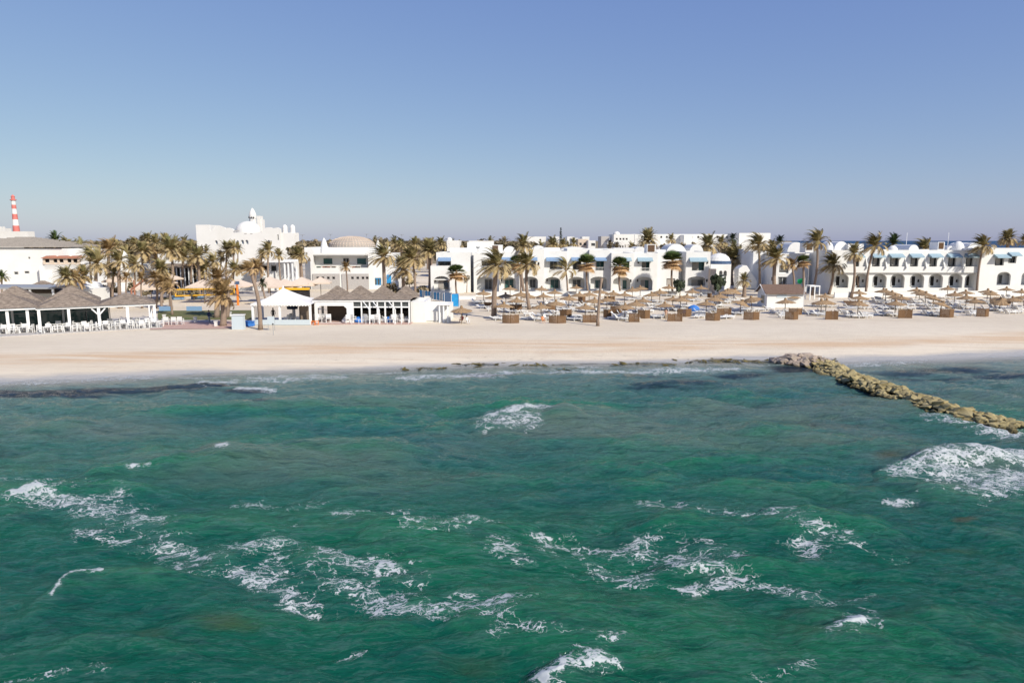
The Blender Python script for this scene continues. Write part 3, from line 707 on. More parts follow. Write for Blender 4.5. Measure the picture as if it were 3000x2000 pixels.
def palmz(n, bx, by, cx, cy, Rz, kind, label, tr=.2, Y=None, bend=None, bz=0, **kw):
    """base and crown centre in zoom coordinates; base row gives the distance unless Y is given"""
    k = ZM[n][2]; s_ = {1:1,2:1}.get(n, 1)
    b0 = Z(n, bx, by)
    if Y is None: base = P(*b0, bz); Y = base.y
    if n in (4, 5) and 140.5 < Y < 160 and by > 870: Y = 140.2; base = Vector((XY(b0[0], Y, 0), Y, bz))
    else: base = Vector((XY(b0[0], Y, 0), Y, bz))
    c0 = Z(n, cx, cy); tx, tz = PY(c0[0], c0[1], Y)
    Rm = Rz/k*Y/F*(1.3 if kind and kind.startswith('fan') else 1.2)
    return palm(kind, base, (tx, Y, tz), Rm, label, tr=tr, bend=bend, **kw)
g_ = 'palms growing around the hotel'
PL = [
 (4,860,1270,890,600,250,'date0','tall thick-trunked palm with windblown fronds at the left edge of the parasols',.33,None,-.03),
 (4,1310,1160,1275,590,200,'date1','tall palm with a curved trunk rising among the front parasols left of centre',.24,None,-.06),
 (4,1250,900,1235,350,150,'up0','bushy upright palm crown rising behind the curved tall palm',.25,156,None),
 (4,1195,930,1160,575,115,'fan0','fan palm with green top between the thick-trunked and the curved palm',.17,None,None),
 (4,1800,980,1775,650,210,'sparse0','sparse palm with a few long fronds blown left, in front of the arches',.17,None,.03),
 (4,2065,910,2045,575,125,'fan1','fan palm with an orange skirt of dry leaves, middle of the hotel front',.18,None,None),
 (4,385,940,380,690,118,'fan0','short green-topped fan palm before the hotel wing at far left',.17,None,None),
 (5,735,935,725,610,125,'fan0','fan palm left of the wide blank stretch of hotel wall',.2,None,None),
 (5,1400,920,1395,540,130,'fan1','tall fan palm standing before the blank hotel wall',.2,None,None),
 (5,440,1370,492,760,40,None,'bare leaning palm trunk without a crown at the edge of the open sand',.17,None,-.03),
 (5,1080,560,1075,290,150,'dense0','big bushy olive palm rising behind the brown roof grille',.3,175,None),
 (5,1380,520,1375,270,75,'up1','small round palm crown against the long far hotel',.2,250,None),
 (5,1850,560,1850,350,175,'up0','wide bushy palm behind the right wing of the central hotel',.3,172,None),
 (5,135,420,135,320,75,'up1','low palm among the white houses behind the hotel roof',.2,200,None),
 (4,1600,430,1600,330,110,'up0','dry palm clump just above the central hotel roof',.2,190,None),
 (5,40,400,0,330,80,'up1','palm tuft over the roof left of the low dry palm',.2,195,None),
 (6,200,850,215,520,225,'date2','palm with heavy dark fronds blown left before the shaded entrance court',.3,None,None),
 (6,345,1000,345,800,110,'up1','squat palm with a dark stubby trunk left of the beach hut',.34,None,None),
 (6,545,850,535,330,190,'date0','tall palm rising behind the gable end of the beach hut',.22,138,.02),
 (6,750,850,750,510,205,'date1','stout palm rising behind the middle of the beach hut roof',.34,134,None),
 (6,975,860,955,590,105,'dry0','slim palm with dry tan fronds behind the beach hut',.2,134,None),
 (6,1110,870,1105,545,90,'fan0','fan palm beside the green cloth behind the beach hut',.21,134,None),
 (6,1215,980,1280,290,170,'date2','very tall slender palm leaning right beside the shaded hotel side wall',.22,None,.09),
 (6,1430,970,1485,590,190,'date0','palm with dark fronds sweeping left at the corner of the right hotel',.24,None,None),
 (6,1715,1010,1745,450,140,'up1','palm with an upright crown, first of the pair by the right hotel arches',.22,None,None),
 (6,1810,960,1775,665,130,'sparse0','thin palm with light sparse fronds beside the upright pair palm',.17,None,.06),
 (6,1900,1000,2010,350,185,'date1','tall curved palm leaning right, leftmost of the three curved ones before the right hotel',.2,None,-.07),
 (7,510,470,510,320,135,'green0','dark green palm behind the domes of the right hotel',.3,165,None),
 (7,830,900,905,385,160,'date2','tall curved palm in the middle of the right hotel front',.19,None,-.08),
 (7,1575,980,1655,350,165,'date0','tall curved palm before the right end of the arcade',.2,None,-.05),
 (7,1775,900,1795,720,90,'date1','short windblown palm near the right edge of the photo',.16,None,None),
 (7,1970,500,1970,260,125,'dense0','big dense olive palm towering behind the right end of the hotel',.4,165,None),
 (7,2060,880,2070,600,105,'up0','left one of two slim palms at the right edge of the photo',.17,None,None),
 (7,2115,880,2120,550,100,'up1','right one of two slim palms at the right edge of the photo',.17,None,None),
 (7,2200,500,2190,290,95,'date1','palm crown half cut off by the right edge above the roof',.2,160,None),
 (6,790,450,800,300,90,'dark0','dark palm behind the roofs left of the sea view',.2,190,None),
 (6,700,450,700,350,90,'up0','olive palm peeping over the shaded white block',.2,176,None),
 (6,130,420,200,260,75,'dark0','dark green tree-like palm before the long far hotel',.25,240,None),
 (6,60,400,50,310,100,'up1','dry palm hedge crown below the long far hotel',.2,200,None),
 (3,1205,960,1188,485,195,'date1','tall palm with a thick trunk at the right corner of the tiled-dome building',.3,112,.02),
 (3,715,900,710,620,85,'dry0','thin small palm rising through the beach bar roof',.12,104,None),
 (3,1470,960,1440,650,205,'up0','broad dark palm, lower one of the dense clump between the two main hotels',.3,125,None),
 (3,1590,980,1560,510,205,'date0','pale-trunked palm in front of the dense clump between the two main hotels',.2,118,None),
 (3,1780,800,1770,420,165,'dense0','brown bushy palm at the back of the dense clump beside the hotel wing',.3,150,None),
 (3,1600,560,1590,330,100,'up1','smaller palm behind the dense clump, left side',.2,170,None),
 (3,1940,560,1925,330,100,'up0','palm behind the dense clump, right side, over the hotel roof',.2,172,None),
 (3,150,720,120,470,150,'date0','palm bending left beside the tiled-dome building',.3,150,None),
 (2,760,1400,740,1060,190,'dry0','foreground palm with shaggy dry fronds beside the paved path',.34,None,None),
 (2,690,1310,705,880,170,'dry0','tall shaggy yellow palm behind the foreground path palm',.32,None,None),
 (2,800,1310,800,960,120,'blown0','third palm of the path clump, mostly hidden',.26,None,None),
 (2,1170,1440,1050,770,140,'blown0','leaning palm with fronds swept left in front of the white tent',.22,None,.10),
 (2,205,1280,170,985,110,'blown0','slim palm with drooping dry fronds on the lawn',.15,None,None),
 (2,200,870,190,570,150,'up0','large palm before the white terrace, left of the castle',.26,135,None),
 (2,335,840,330,640,110,'up1','middle palm before the thatched restaurant left of the castle',.22,138,None),
 (2,500,890,480,640,125,'up0','palm with forked trunk near the castle corner',.26,134,None),
 (2,590,820,580,730,70,'up1','small round palm by the castle foot',.15,140,None),
 (2,735,800,745,650,100,'date0','leftmost palm of the cluster before the castle',.18,150,None),
 (2,800,830,800,570,110,'up0','tallest palm of the cluster before the castle',.2,148,None),
 (2,830,840,868,550,95,'date1','right palm of the cluster before the castle',.2,146,None),
 (2,935,700,922,560,75,'up1','slim palm right of the castle cluster',.14,155,None),
 (2,1195,780,1190,620,80,'up0','small palm before the right half of the castle',.18,150,None),
 (2,1265,820,1255,570,110,'date2','tall palm before the right tower windows of the castle',.2,145,None),
 (2,1400,800,1370,630,80,'up1','small round-headed palm near the castle right tower',.16,150,None),
 (2,1250,930,1190,930,60,'dark0','low palm by the cream parasols',.15,116,None),
 (1,640,1060,655,930,125,'up0','low spreading palm behind the thatched restaurant roof',.2,103,None),
 (1,835,1030,835,910,110,'up1','broad low palm right of the low spreading one',.2,108,None),
 (1,985,1000,965,790,165,'date1','large brown-green palm at the end of the loggia building',.28,122,None),
 (1,1200,1080,1185,760,135,'date2','tall pale-trunked palm left of the small white turret',.26,112,None),
 (1,1100,980,1085,650,125,'dry0','tall dry palm behind the pale-trunked palm',.28,128,None),
 (1,1270,1080,1262,925,65,'dry0','little dry palm by the pale-trunked palm',.12,112,None),
 (1,1420,1090,1410,930,75,'dry0','little orange palm by the red slanting beam',.12,112,None),
 (1,1425,800,1420,680,120,'up0','round palm before the white terrace on the left',.2,150,None),
 (1,1660,720,1655,600,110,'up1','palm left of the white terrace building end',.2,165,None),
 (1,1700,1110,1685,1010,110,'dry0','low drooping palm near the volleyball lawn',.16,112,None),
 (1,30,980,20,925,70,'green0','small palm crown at the left edge before the white wall',.15,125,None),
 (1,550,620,550,560,90,'green0','bright green palm tuft above the left roof',.2,200,None),
 (1,1480,600,1475,560,90,'up0','palm crown on the skyline left of the castle',.2,195,None)]
rx = random.Random(77)
MID = [(1,1130,900,880),(1,1350,860,800),(1,1500,840,700),(1,1590,860,760),(1,900,760,700),(1,760,1000,950),(1,1150,640,620),(1,1350,600,600),(1,1560,600,590),(2,60,760,640),(2,260,760,560),(2,420,760,580),(2,540,880,800),(2,20,940,880),(2,90,990,920),(2,420,820,700),(2,660,830,700),(2,1130,860,760),(2,890,880,780),(1,1240,760,720),(1,1620,960,860)]
MIDY = [114,130,160,150,135,106,180,200,190,165,170,165,136,112,110,142,140,140,138,155,122]
for i, ((n, x, y, cy), YY_) in enumerate(zip(MID, MIDY)):
    PL.append((n, x, y, x+rx.uniform(-12,8), cy, rx.uniform(85,125), rx.choice(['up0','up1','date0','date1','dry0']), 'mid-ground palm in the garden left of the tiled-dome building, %s from the left' , .17, YY_, None))
_m = sorted([a for a in PL if '%s' in a[7]], key=lambda a: Z(a[0], a[1])); _o = ['first','second','third','fourth','fifth','sixth','seventh','eighth','ninth','tenth','eleventh','twelfth','thirteenth','fourteenth','fifteenth','sixteenth','seventeenth','eighteenth','nineteenth','twentieth','twenty-first','twenty-second']
PL = [a if '%s' not in a[7] else a[:7]+(a[7] % _o[_m.index(a)],)+a[8:] for a in PL]
for a in PL: palmz(*a[:8], tr=a[8], Y=a[9], bend=a[10], group=g_)
# far trees on the skyline, individually
def puff(seed, n=150):
    r = random.Random(seed); m = MB(); tints = []; cl_ = [(r.uniform(-.6,.6), r.uniform(-.5,.5), r.uniform(-.15,.5), r.uniform(.3,.5)) for _ in range(7)]
    for i in range(n):
        c = r.choice(cl_); v = Vector((r.gauss(0,1), r.gauss(0,1), r.gauss(0,1))).normalized()*c[3]*r.uniform(.6,1.05)
        q = Vector((c[0],c[1],c[2]))+v; a = Vector((r.uniform(-1,1),r.uniform(-1,1),r.uniform(-1,1))).normalized()*.15; b = v.normalized().cross(a).normalized()*.13
        m.quad(q-a-b, q+a-b, q+a+b, q-a+b); tints.append(r.uniform(0,.6))
    return m, tints
for k in range(3): crown_mesh('puff%d' % k, lambda k=k: puff(80+k), MT['bush'])
protos = []
for k, key in enumerate(['puff0','mini0','puff1','mini1','puff2']):
    nm = 'palm_tree' if 'mini' in key else 'bushy_tree'
    root = thing(nm, 'x', 'palm tree' if 'mini' in key else 'tree', group='distant palms on the skyline' if 'mini' in key else 'distant bushy trees on the skyline')
    m = MB(); m.tube([(0,0,0),(.1,0,3),(.05,0,6.2)], [.28,.22,.16], 6); m.build('trunk', MT['trunk'], root)
    c = bpy.data.objects.new('crown', CR[key]); COL.objects.link(c); c.parent = root; c.location = (.05,0,6.3 if 'mini' in key else 5.2); c.scale = (2.9,2.9,2.6)
    protos.append(root)
used = [False]*5; rf = random.Random(31); sky_n = 0; FAR = []
def far_tree(px, py, Y, k, s=1.0):
    if used[k]: o = copy_tree(protos[k])
    else: o = protos[k]; used[k] = True
    ztop = ZY(py, Y); sc_ = s; h = 8.2*sc_
    o.location = (XY(px, Y, 5), Y, ztop-h); o.scale = (sc_,)*3; o.rotation_euler = (0,0,rf.uniform(0,6.3)); FAR.append((px, o))
for i in range(96):
    px = rf.uniform(90, 590) if i < 58 else rf.uniform(865, 1520)
    Y = rf.choice([210, 240, 270, 310, 360, 420, 500]); base_y = 705 if px < 600 else 704
    py = base_y - rf.uniform(-14, 10) - (4 if px < 600 else -3)
    s = max(.6, (11+ (705-py)/F*Y + .2)/8.2*.98); s = min(s, 1.6)
    far_tree(px, py, Y, rf.randrange(5), s)
for i in range(44):
    px = rf.uniform(860, 1560); far_tree(px, 700-rf.uniform(-4, 7), rf.choice([215,235,255,290]), rf.randrange(5), rf.uniform(.95, 1.25))
for i in range(30):
    px = rf.uniform(1200, 2300); far_tree(px, 712-rf.uniform(0, 8), rf.choice([200,215,235]), rf.randrange(5), rf.uniform(.75, 1.0))
for i in range(26):
    px = rf.uniform(150, 640); far_tree(px, 722-rf.uniform(0, 12), rf.choice([180,190,200]), rf.randrange(5), rf.uniform(.8, 1.0))
FAR.sort(key=lambda q: q[0])
ci = {'palm_tree':0, 'bushy_tree':0}
for px, o in FAR:
    nm = o.name.split('.')[0]; i = ci[nm]; ci[nm] += 1
    o['label'] = '%s %s from the left in the far tree line' % (ordn(i), 'small palm' if nm == 'palm_tree' else 'bushy tree')
rs = random.Random(9); SB = []
for i in range(34):
    px = rs.uniform(232, 700) if i < 24 else rs.uniform(1120, 1255); Y = rs.uniform(126, 172)
    s_ = rs.uniform(.8, 1.9); root = thing('shrub', 'x', 'shrub', (XY(px, Y, 0), Y, 0), rs.uniform(0, 6), 'shrubs in the hotel garden'); root.scale = (s_,)*3
    c = bpy.data.objects.new('foliage', CR['puff%d' % rs.randrange(3)]); COL.objects.link(c); c.parent = root; c.location = (0,0,.75); c.scale = (1.2,1.0,1.0)
    m = MB(); m.tube([(0,0,0),(0,0,.8)], [.08,.05], 5); m.build('stem', MT['trunk'], root); SB.append((px, root))
SB.sort(key=lambda q: q[0])
for i, (px, root) in enumerate(SB): root['label'] = 'garden shrub, %s from the left behind the beach restaurants' % ordn(i)
# tall conifer on the horizon
def conifer(px, py, Y, label, hh, mat, rr=1.4):
    x, zt = PY(px, py, Y); r = random.Random(int(px)); root = thing('conifer_tree', label, 'tree', (x, Y, zt-hh))
    m = MB(); m.tube([(0,0,0),(0,0,hh*.9)], [.25,.08], 6); m.build('trunk', MT['trunk'], root)
    m = MB(); tn = []
    for i in range(260):
        t = r.random()**.8; z = hh*(.12+.88*t); rad = rr*(1-t)*(.75+.5*((t*9)%1))*r.uniform(.3,1); a = r.uniform(0,6.3)
        q = Vector((rad*math.cos(a), rad*math.sin(a), z)); u = Vector((math.cos(a),math.sin(a),-.3))*.35; v = Vector((-math.sin(a),math.cos(a),.1))*.22
        m.quad(q-u-v, q+u-v, q+u+v, q-u+v); tn.append(r.uniform(0,.6))
    o = m.build('crown', mat, root); set_tint(o, tn)
conifer(1643, 667, 320, 'tall grey-green araucaria standing alone on the skyline', 17, MT['darktree'], 2.6)
conifer(1787, 704, 160, 'narrow olive cypress on the roof line of the central hotel', 9, MT['bush'], 1.3)
# ================================================================== buildings
G_ = MT
def window(root, x0, x1, z0, z1, Y, glass='glass', name='window', mull=1, frame='frame', curtain=False, bar=.07):
    m = MB(); d = .10
    m.box(x0, x1, Y, Y+d, z1-bar, z1); m.box(x0, x1, Y, Y+d, z0, z0+bar)
    m.box(x0, x0+bar, Y, Y+d, z0+bar, z1-bar); m.box(x1-bar, x1, Y, Y+d, z0+bar, z1-bar)
    for i in range(mull):
        xc = x0+(x1-x0)*(i+1)/(mull+1); m.box(xc-bar/2, xc+bar/2, Y+.01, Y+d, z0+bar, z1-bar)
    w_ = m.build(name, MT[frame], root)
    g = MB(); g.quad((x0+bar/2, Y+.05, z0+bar/2), (x1-bar/2, Y+.05, z0+bar/2), (x1-bar/2, Y+.05, z1-bar/2), (x0+bar/2, Y+.05, z1-bar/2))
    g.build('pane', MT[glass], w_)
    if curtain:
        c = MB(); a, b = (x0+bar, x0+(x1-x0)*.48); n = 8
        for i in range(n):
            u0 = a+(b-a)*i/n; u1 = a+(b-a)*(i+1)/n; c.quad((u0, Y+.03-.02*(i%2), z0+bar), (u1, Y+.03-.02*((i+1)%2), z0+bar), (u1, Y+.03-.02*((i+1)%2), z1-bar), (u0, Y+.03-.02*(i%2), z1-bar))
        c.build('curtain', MT['curtain'], w_)
    return w_
def awning(root, x0, x1, z1, z0, Y, out=1.15, mat='awning'):
    m = MB(); t = .05
    m.v += [(x0,Y,z1),(x1,Y,z1),(x1,Y-out,z0+.18),(x0,Y-out,z0+.18),(x1,Y-out,z0),(x0,Y-out,z0),(x0,Y,z1-t),(x1,Y,z1-t),(x1,Y-out+t,z0+.18-t),(x0,Y-out+t,z0+.18-t)]
    for f in ((0,1,2,3),(3,2,4,5),(6,9,8,7),(0,3,9,6),(1,7,8,2)): m.f.append(f); m.m.append(0)
    m.quad((x0,Y,z1),(x0,Y-out,z0+.18),(x0,Y-out,z0),(x0,Y,z0+.12)); m.quad((x1,Y,z1),(x1,Y-out,z0+.18),(x1,Y-out,z0),(x1,Y,z0+.12))
    return m.build('awning', MT[mat], root)
def rail(root, x0, x1, z0, z1, Y, n=None):
    m = MB(); n = n or max(3, int((x1-x0)/.28)); m.box(x0, x1, Y, Y+.06, z1-.06, z1)
    for i in range(n+1):
        x = x0+(x1-x0-.04)*i/n; m.box(x, x+.04, Y+.01, Y+.05, z0, z1-.06)
    return m.build('balcony_rail', MT['paint'], root)
def lamp(root, x, z, Y):
    m = MB(); m.box(x-.14, x+.14, Y-.2, Y, z-.28, z+.28, .03); m.build('wall_lamp', MT['dark'], root)
def wing(root, px0, px1, Y, top, opens=(), dep=10, z0=0, mat='white', t=.45, inner=1.6, parapet=True, lower_top=None, side=True):
    """one straight wing: front wall with real openings, rooms' back wall behind, sides, roof.
    opens: (kind, zx0, zx1, zytop, zybot) already in photo pixels"""
    x0, x1 = XY(px0, Y), XY(px1, Y); zt = ZY(top, Y); holes = []; W = []
    for o in opens:
        k, a, b, c, d_ = o[:5]; xa, xb = XY(a, Y), XY(b, Y); za, zb = ZY(c, Y), max(z0+.12, ZY(d_, Y))
        if k == 'arch': holes.append(arch(xa, xb, zb, za, min((za-zb)*.33, (xb-xa)*.5)))
        elif k == 'rarch': holes.append(arch(xa, xb, zb, za, (xb-xa)*.5))
        else: holes.append(rect(xa, xb, zb, za))
        W.append((k, xa, xb, za, zb, o[5:] ))
    m = MB(); m.panel(rect(x0, x1, z0, zt), holes, Y, t)
    yb = Y+dep
    m.box(x0, x0+.4, Y+t, yb, z0, zt); m.box(x1-.4, x1, Y+t, yb, z0, zt); m.box(x0+.4, x1-.4, yb-.3, yb, z0, zt)
    m.box(x0+.4, x1-.4, Y+t, yb-.3, zt-.75, zt-.45)                     # roof slab below the parapet
    m.box(x0+.4, x1-.4, Y+inner, Y+inner+.25, z0, zt-.75)               # back wall of the porches
    zf = z0+ (zt-z0)*.47
    m.box(x0+.4, x1-.4, Y+t, Y+inner, zf, zf+.25); m.box(x0+.4, x1-.4, Y+t, Y+inner, z0, z0+.12)
    # partitions between porches
    hs = sorted((w[1], w[2]) for w in W if w[0] == 'arch')
    for (a, b), (c, d_) in zip(hs, hs[1:]):
        if c > b+.2: m.box((b+c)/2-.12, (b+c)/2+.12, Y+t, Y+inner, z0+.12, zf)
    wl = m.build('wall', MT[mat], root)
    return x0, x1, zt, W
def pxr(n, *v): return [Z(n, x)for x in v]
def o4(n, k, x0, x1, y0, y1, *r):
    a, b = Z(n, x0, y0); c, d_ = Z(n, x1, y1); return (k, a, c, b, d_)+r
def win(root, n, x0, x1, y0, y1, Y, **kw):
    a, b = Z(n, x0, y0); c, d_ = Z(n, x1, y1); return window(root, XY(a, Y), XY(c, Y), max(.15, ZY(d_, Y)), ZY(b, Y), Y-.12, **kw)
def awn(root, n, x0, x1, y0, y1, Y, **kw):
    a, b = Z(n, x0, y0); c, d_ = Z(n, x1, y1); return awning(root, XY(a, Y), XY(c, Y), ZY(b, Y), ZY(d_, Y), Y, **kw)
def stain(): pass

# ---- central hotel
ca = thing('hotel_building', 'long white two-storey hotel with arched porches and blue awnings behind the parasols', 'hotel', (0,147,0))
def q(root, *a, **k): return wing(root, *a, **k)
YA = 147.0
A = dict(opens=[o4(4,'arch',85,292,738,925), o4(4,'rect',150,310,500,648)])
# left wing, ground floor block standing forward
x0,x1,zt,_ = wing(ca, Z(4,50), Z(4,470), 145.2, Z(4,0,605)[1], [o4(4,'arch',88,292,735,922)], dep=1.9, inner=1.3)
win(ca, 4, 148, 278, 768, 905, 146.55, mull=1, curtain=True); lamp(ca, XY(Z(4,112),146.5), 2.6, 146.48)
wing(ca, Z(4,125), Z(4,560), YA, Z(4,0,432)[1], [o4(4,'rect',145,312,500,655)], dep=11)
awn(ca, 4, 150, 312, 497, 545, YA, mat='awning'); win(ca, 4, 170, 300, 545, 655, YA+1.6, mull=1)
rail(ca, XY(Z(4,178),YA), XY(Z(4,300),YA), ZY(Z(4,0,662)[1],YA), ZY(Z(4,0,615)[1],YA), YA-.1)
# recessed link
wing(ca, Z(4,470), Z(4,640), 151, Z(4,0,470)[1], [o4(4,'rect',475,555,755,808)], dep=8); win(ca, 4, 475, 555, 755, 808, 151.4, mull=0)
# A2a
wing(ca, Z(4,600), Z(4,925), YA-.4, Z(4,0,440)[1], [o4(4,'arch',640,850,742,915), o4(4,'rect',700,830,540,655)], dep=11)
win(ca, 4, 740, 832, 775, 905, YA+1.2, mull=1); win(ca, 4, 712, 820, 548, 655, YA+1.2, mull=1); rail(ca, XY(Z(4,700),YA), XY(Z(4,830),YA), ZY(Z(4,0,658)[1],YA), ZY(Z(4,0,608)[1],YA), YA-.5)
wing(ca, Z(4,925), Z(4,1180), YA+.5, Z(4,0,425)[1], [o4(4,'arch',930,1135,742,908), o4(4,'rect',985,1115,540,650)], dep=11)
win(ca, 4, 995, 1108, 775, 905, YA+2.1, mull=1, glass='green_glass'); win(ca, 4, 992, 1110, 545, 650, YA+1.4); awn(ca, 4, 958, 1122, 495, 542, YA+.5); rail(ca, XY(Z(4,965),YA), XY(Z(4,1140),YA), ZY(Z(4,0,700)[1],YA), ZY(Z(4,0,645)[1],YA), YA+.35); lamp(ca, XY(Z(4,955),YA+.5), 2.6, YA+.5)
# A2b
wing(ca, Z(4,1180), Z(4,1500), YA-.6, Z(4,0,385)[1], [o4(4,'arch',1215,1420,742,905), o4(4,'rect',1320,1395,540,665)], dep=11)
win(ca, 4, 1312, 1392, 775, 885, YA+1.0, mull=1); win(ca, 4, 1325, 1390, 545, 660, YA+1.0, mull=1); awn(ca, 4, 1312, 1412, 495, 545, YA-.6); rail(ca, XY(Z(4,1318),YA), XY(Z(4,1397),YA), ZY(Z(4,0,662)[1],YA), ZY(Z(4,0,622)[1],YA), YA-.7); lamp(ca, XY(Z(4,1428),YA), 6.2, YA-.6)
# A2c
wing(ca, Z(4,1500), Z(4,1790), YA+.6, Z(4,0,415)[1], [o4(4,'arch',1508,1705,748,900), o4(4,'rect',1570,1730,540,650)], dep=11)
win(ca, 4, 1580, 1685, 778, 890, YA+2.2, mull=1, glass='green_glass'); win(ca, 4, 1575, 1660, 545, 640, YA+2.2); awn(ca, 4, 1522, 1745, 495, 545, YA+.6, out=1.4); rail(ca, XY(Z(4,1575),YA), XY(Z(4,1725),YA), ZY(Z(4,0,690)[1],YA), ZY(Z(4,0,650)[1],YA), YA+.45); lamp(ca, XY(Z(4,1540),YA), 2.6, YA+.6)
wing(ca, Z(5,48), Z(5,330), YA+1.2, Z(4,0,385)[1], [o4(5,'arch',65,275,745,892), o4(5,'rect',120,230,540,655)], dep=10)
win(ca, 5, 120, 225, 778, 880, YA+2.8, mull=1, glass='glass'); win(ca, 5, 125, 225, 545, 650, YA+2.8); awn(ca, 5, 100, 250, 495, 540, YA+1.2, mat='awning')
wing(ca, Z(5,330), Z(5,612), YA, Z(4,0,400)[1], [o4(5,'arch',340,560,742,900), o4(5,'rect',412,520,535,662)], dep=11)
win(ca, 5, 405, 512, 785, 885, YA+1.6, mull=1, glass='green_glass'); win(ca, 5, 418, 516, 540, 660, YA+1.6, glass='green_glass'); awn(ca, 5, 395, 545, 498, 542, YA, mat='awning'); rail(ca, XY(Z(5,412),YA), XY(Z(5,520),YA), ZY(Z(4,0,662)[1],YA), ZY(Z(4,0,622)[1],YA), YA-.1)
# A2d
wing(ca, Z(5,612), Z(5,900), YA-1.6, Z(5,0,440)[1], [o4(5,'arch',640,862,745,918), o4(5,'rect',762,842,540,668)], dep=12)
win(ca, 5, 758, 815, 785, 900, YA, mull=0, glass='green_glass'); win(ca, 5, 765, 840, 545, 665, YA, mull=1); awn(ca, 5, 755, 862, 498, 545, YA-1.6, mat='awning2'); lamp(ca, XY(Z(5,848),YA), 2.6, YA-1.6)
wing(ca, Z(5,900), Z(5,1200), YA-.8, Z(5,0,440)[1], [o4(5,'arch',922,1142,745,918), o4(5,'rect',1000,1100,540,668)], dep=12)
win(ca, 5, 990, 1095, 785, 910, YA+.8, mull=1, glass='green_glass', curtain=True); win(ca, 5, 1002, 1098, 545, 665, YA+.8, glass='green_glass', curtain=True); awn(ca, 5, 940, 1132, 498, 548, YA-.8, mat='awning2'); rail(ca, XY(Z(5,985),YA), XY(Z(5,1108),YA), ZY(Z(4,0,668)[1],YA), ZY(Z(4,0,628)[1],YA), YA-.95); lamp(ca, XY(Z(5,943),YA), 2.6, YA-.8); lamp(ca, XY(Z(5,945),YA), 6.5, YA-.8)
wing(ca, Z(5,1200), Z(5,1472), YA+.2, Z(5,0,432)[1], [o4(5,'rect',1322,1432,765,855)], dep=11)
win(ca, 5, 1328, 1428, 768, 852, YA+.5, mull=0, glass='curtain')
wing(ca, Z(5,1472), Z(5,1562), YA+3.2, Z(5,0,440)[1], [], dep=8)
wing(ca, Z(5,1562), Z(5,1872), YA-.6, Z(5,0,425)[1], [o4(5,'arch',1592,1822,740,862), o4(5,'rect',1640,1798,540,665)], dep=12)
win(ca, 5, 1638, 1790, 778, 855, YA+1.0, mull=1, curtain=True); win(ca, 5, 1645, 1795, 545, 662, YA+.5, mull=1, glass='green_glass', curtain=True); awn(ca, 5, 1600, 1820, 498, 552, YA-.6, mat='awning2'); lamp(ca, XY(Z(5,1825),YA), 2.6, YA-.6); lamp(ca, XY(Z(5,1825),YA), 6.5, YA-.6)
# roof-top volumes of the hotel
def rbox(root, n, x0, x1, y0, y1, Y, dep=4, name='roof_block', mat='white', below=.6):
    a, b = Z(n, x0, y0); c, d_ = Z(n, x1, y1); m = MB(); m.box(XY(a,Y), XY(c,Y), Y, Y+dep, ZY(d_,Y)-below, ZY(b,Y)); return m.build(name, MT[mat], root)
def grille(root, n, x0, x1, y0, y1, Y):
    rbox(root, n, x0-12, x1+55 if n == 4 else x1+12, y0-8, y1, Y, 3)
    a, b = Z(n, x0, y0); c, d_ = Z(n, x1, y1); m = MB(); xa, xb, za, zb = XY(a,Y), XY(c,Y), ZY(d_,Y), ZY(b,Y)
    k = 14
    for i in range(k): m.box(xa+(xb-xa)*i/k, xa+(xb-xa)*(i+.6)/k, Y-.10, Y-.02, za, zb)
    m.build('roof_grille', MT['reed'], root)
def rvault(root, n, x0, x1, y0, y1, Y, dep=7, name='vaulted_roof', mat='white'):
    a, b = Z(n, x0, y0); c, d_ = Z(n, x1, y1); m = MB(); za = ZY(d_,Y); h = ZY(b,Y)-za
    m.box(XY(a,Y), XY(c,Y), Y+.01, Y+dep-.01, za-1.2, za); m.vault(XY(a,Y), XY(c,Y), Y, Y+dep, za, h); return m.build(name, MT[mat], root)
def rdome(root, n, cx, r, y0, y1, Y, name='dome', mat='white'):
    a, b = Z(n, cx, y0); c, d_ = Z(n, cx+r, y1); m = MB(); x = XY(a,Y); rr = XY(c,Y)-x; za = ZY(d_,Y); h = ZY(b,Y)-za
    m.lathe([(rr,za-1.4),(rr,za)]+[(rr*math.cos(t), za+h*math.sin(t)) for t in [math.pi/2*i/8*.985 for i in range(1,9)]], (x, Y+rr), 20); return m.build(name, MT[mat], root, smooth=False)
rbox(ca, 4, 520, 850, 300, 440, 158, 6); rbox(ca, 4, 300, 560, 375, 440, 155, 5)
grille(ca, 4, 842, 915, 345, 425, 150); grille(ca, 5, 1072, 1160, 338, 425, 150)
rvault(ca, 4, 975, 1140, 355, 440, 157); rvault(ca, 4, 1190, 1330, 380, 440, 157); rvault(ca, 4, 1340, 1520, 345, 430, 159)
rbox(ca, 4, 1500, 1700, 375, 430, 158, 8); rvault(ca, 4, 1700, 2080, 362, 420, 160); rbox(ca, 5, 330, 640, 385, 450, 159, 8)
rbox(ca, 5, 640, 900, 378, 450, 160, 8); rvault(ca, 5, 890, 1060, 360, 440, 160); rbox(ca, 5, 1180, 1300, 400, 450, 156, 5); rvault(ca, 5, 1310, 1560, 325, 440, 158); rvault(ca, 5, 1600, 1780, 330, 440, 160)
m = MB(); x, z = PY(*Z(4,655,430), 149); m.tube([(x,149,z),(x,149,z+.8)], .06, 6); m.lathe([(.05,z+.75),(.35,z+.9),(.45,z+1.15)], (x,149), 10); m.build('satellite_dish', MT['grey'], ca)
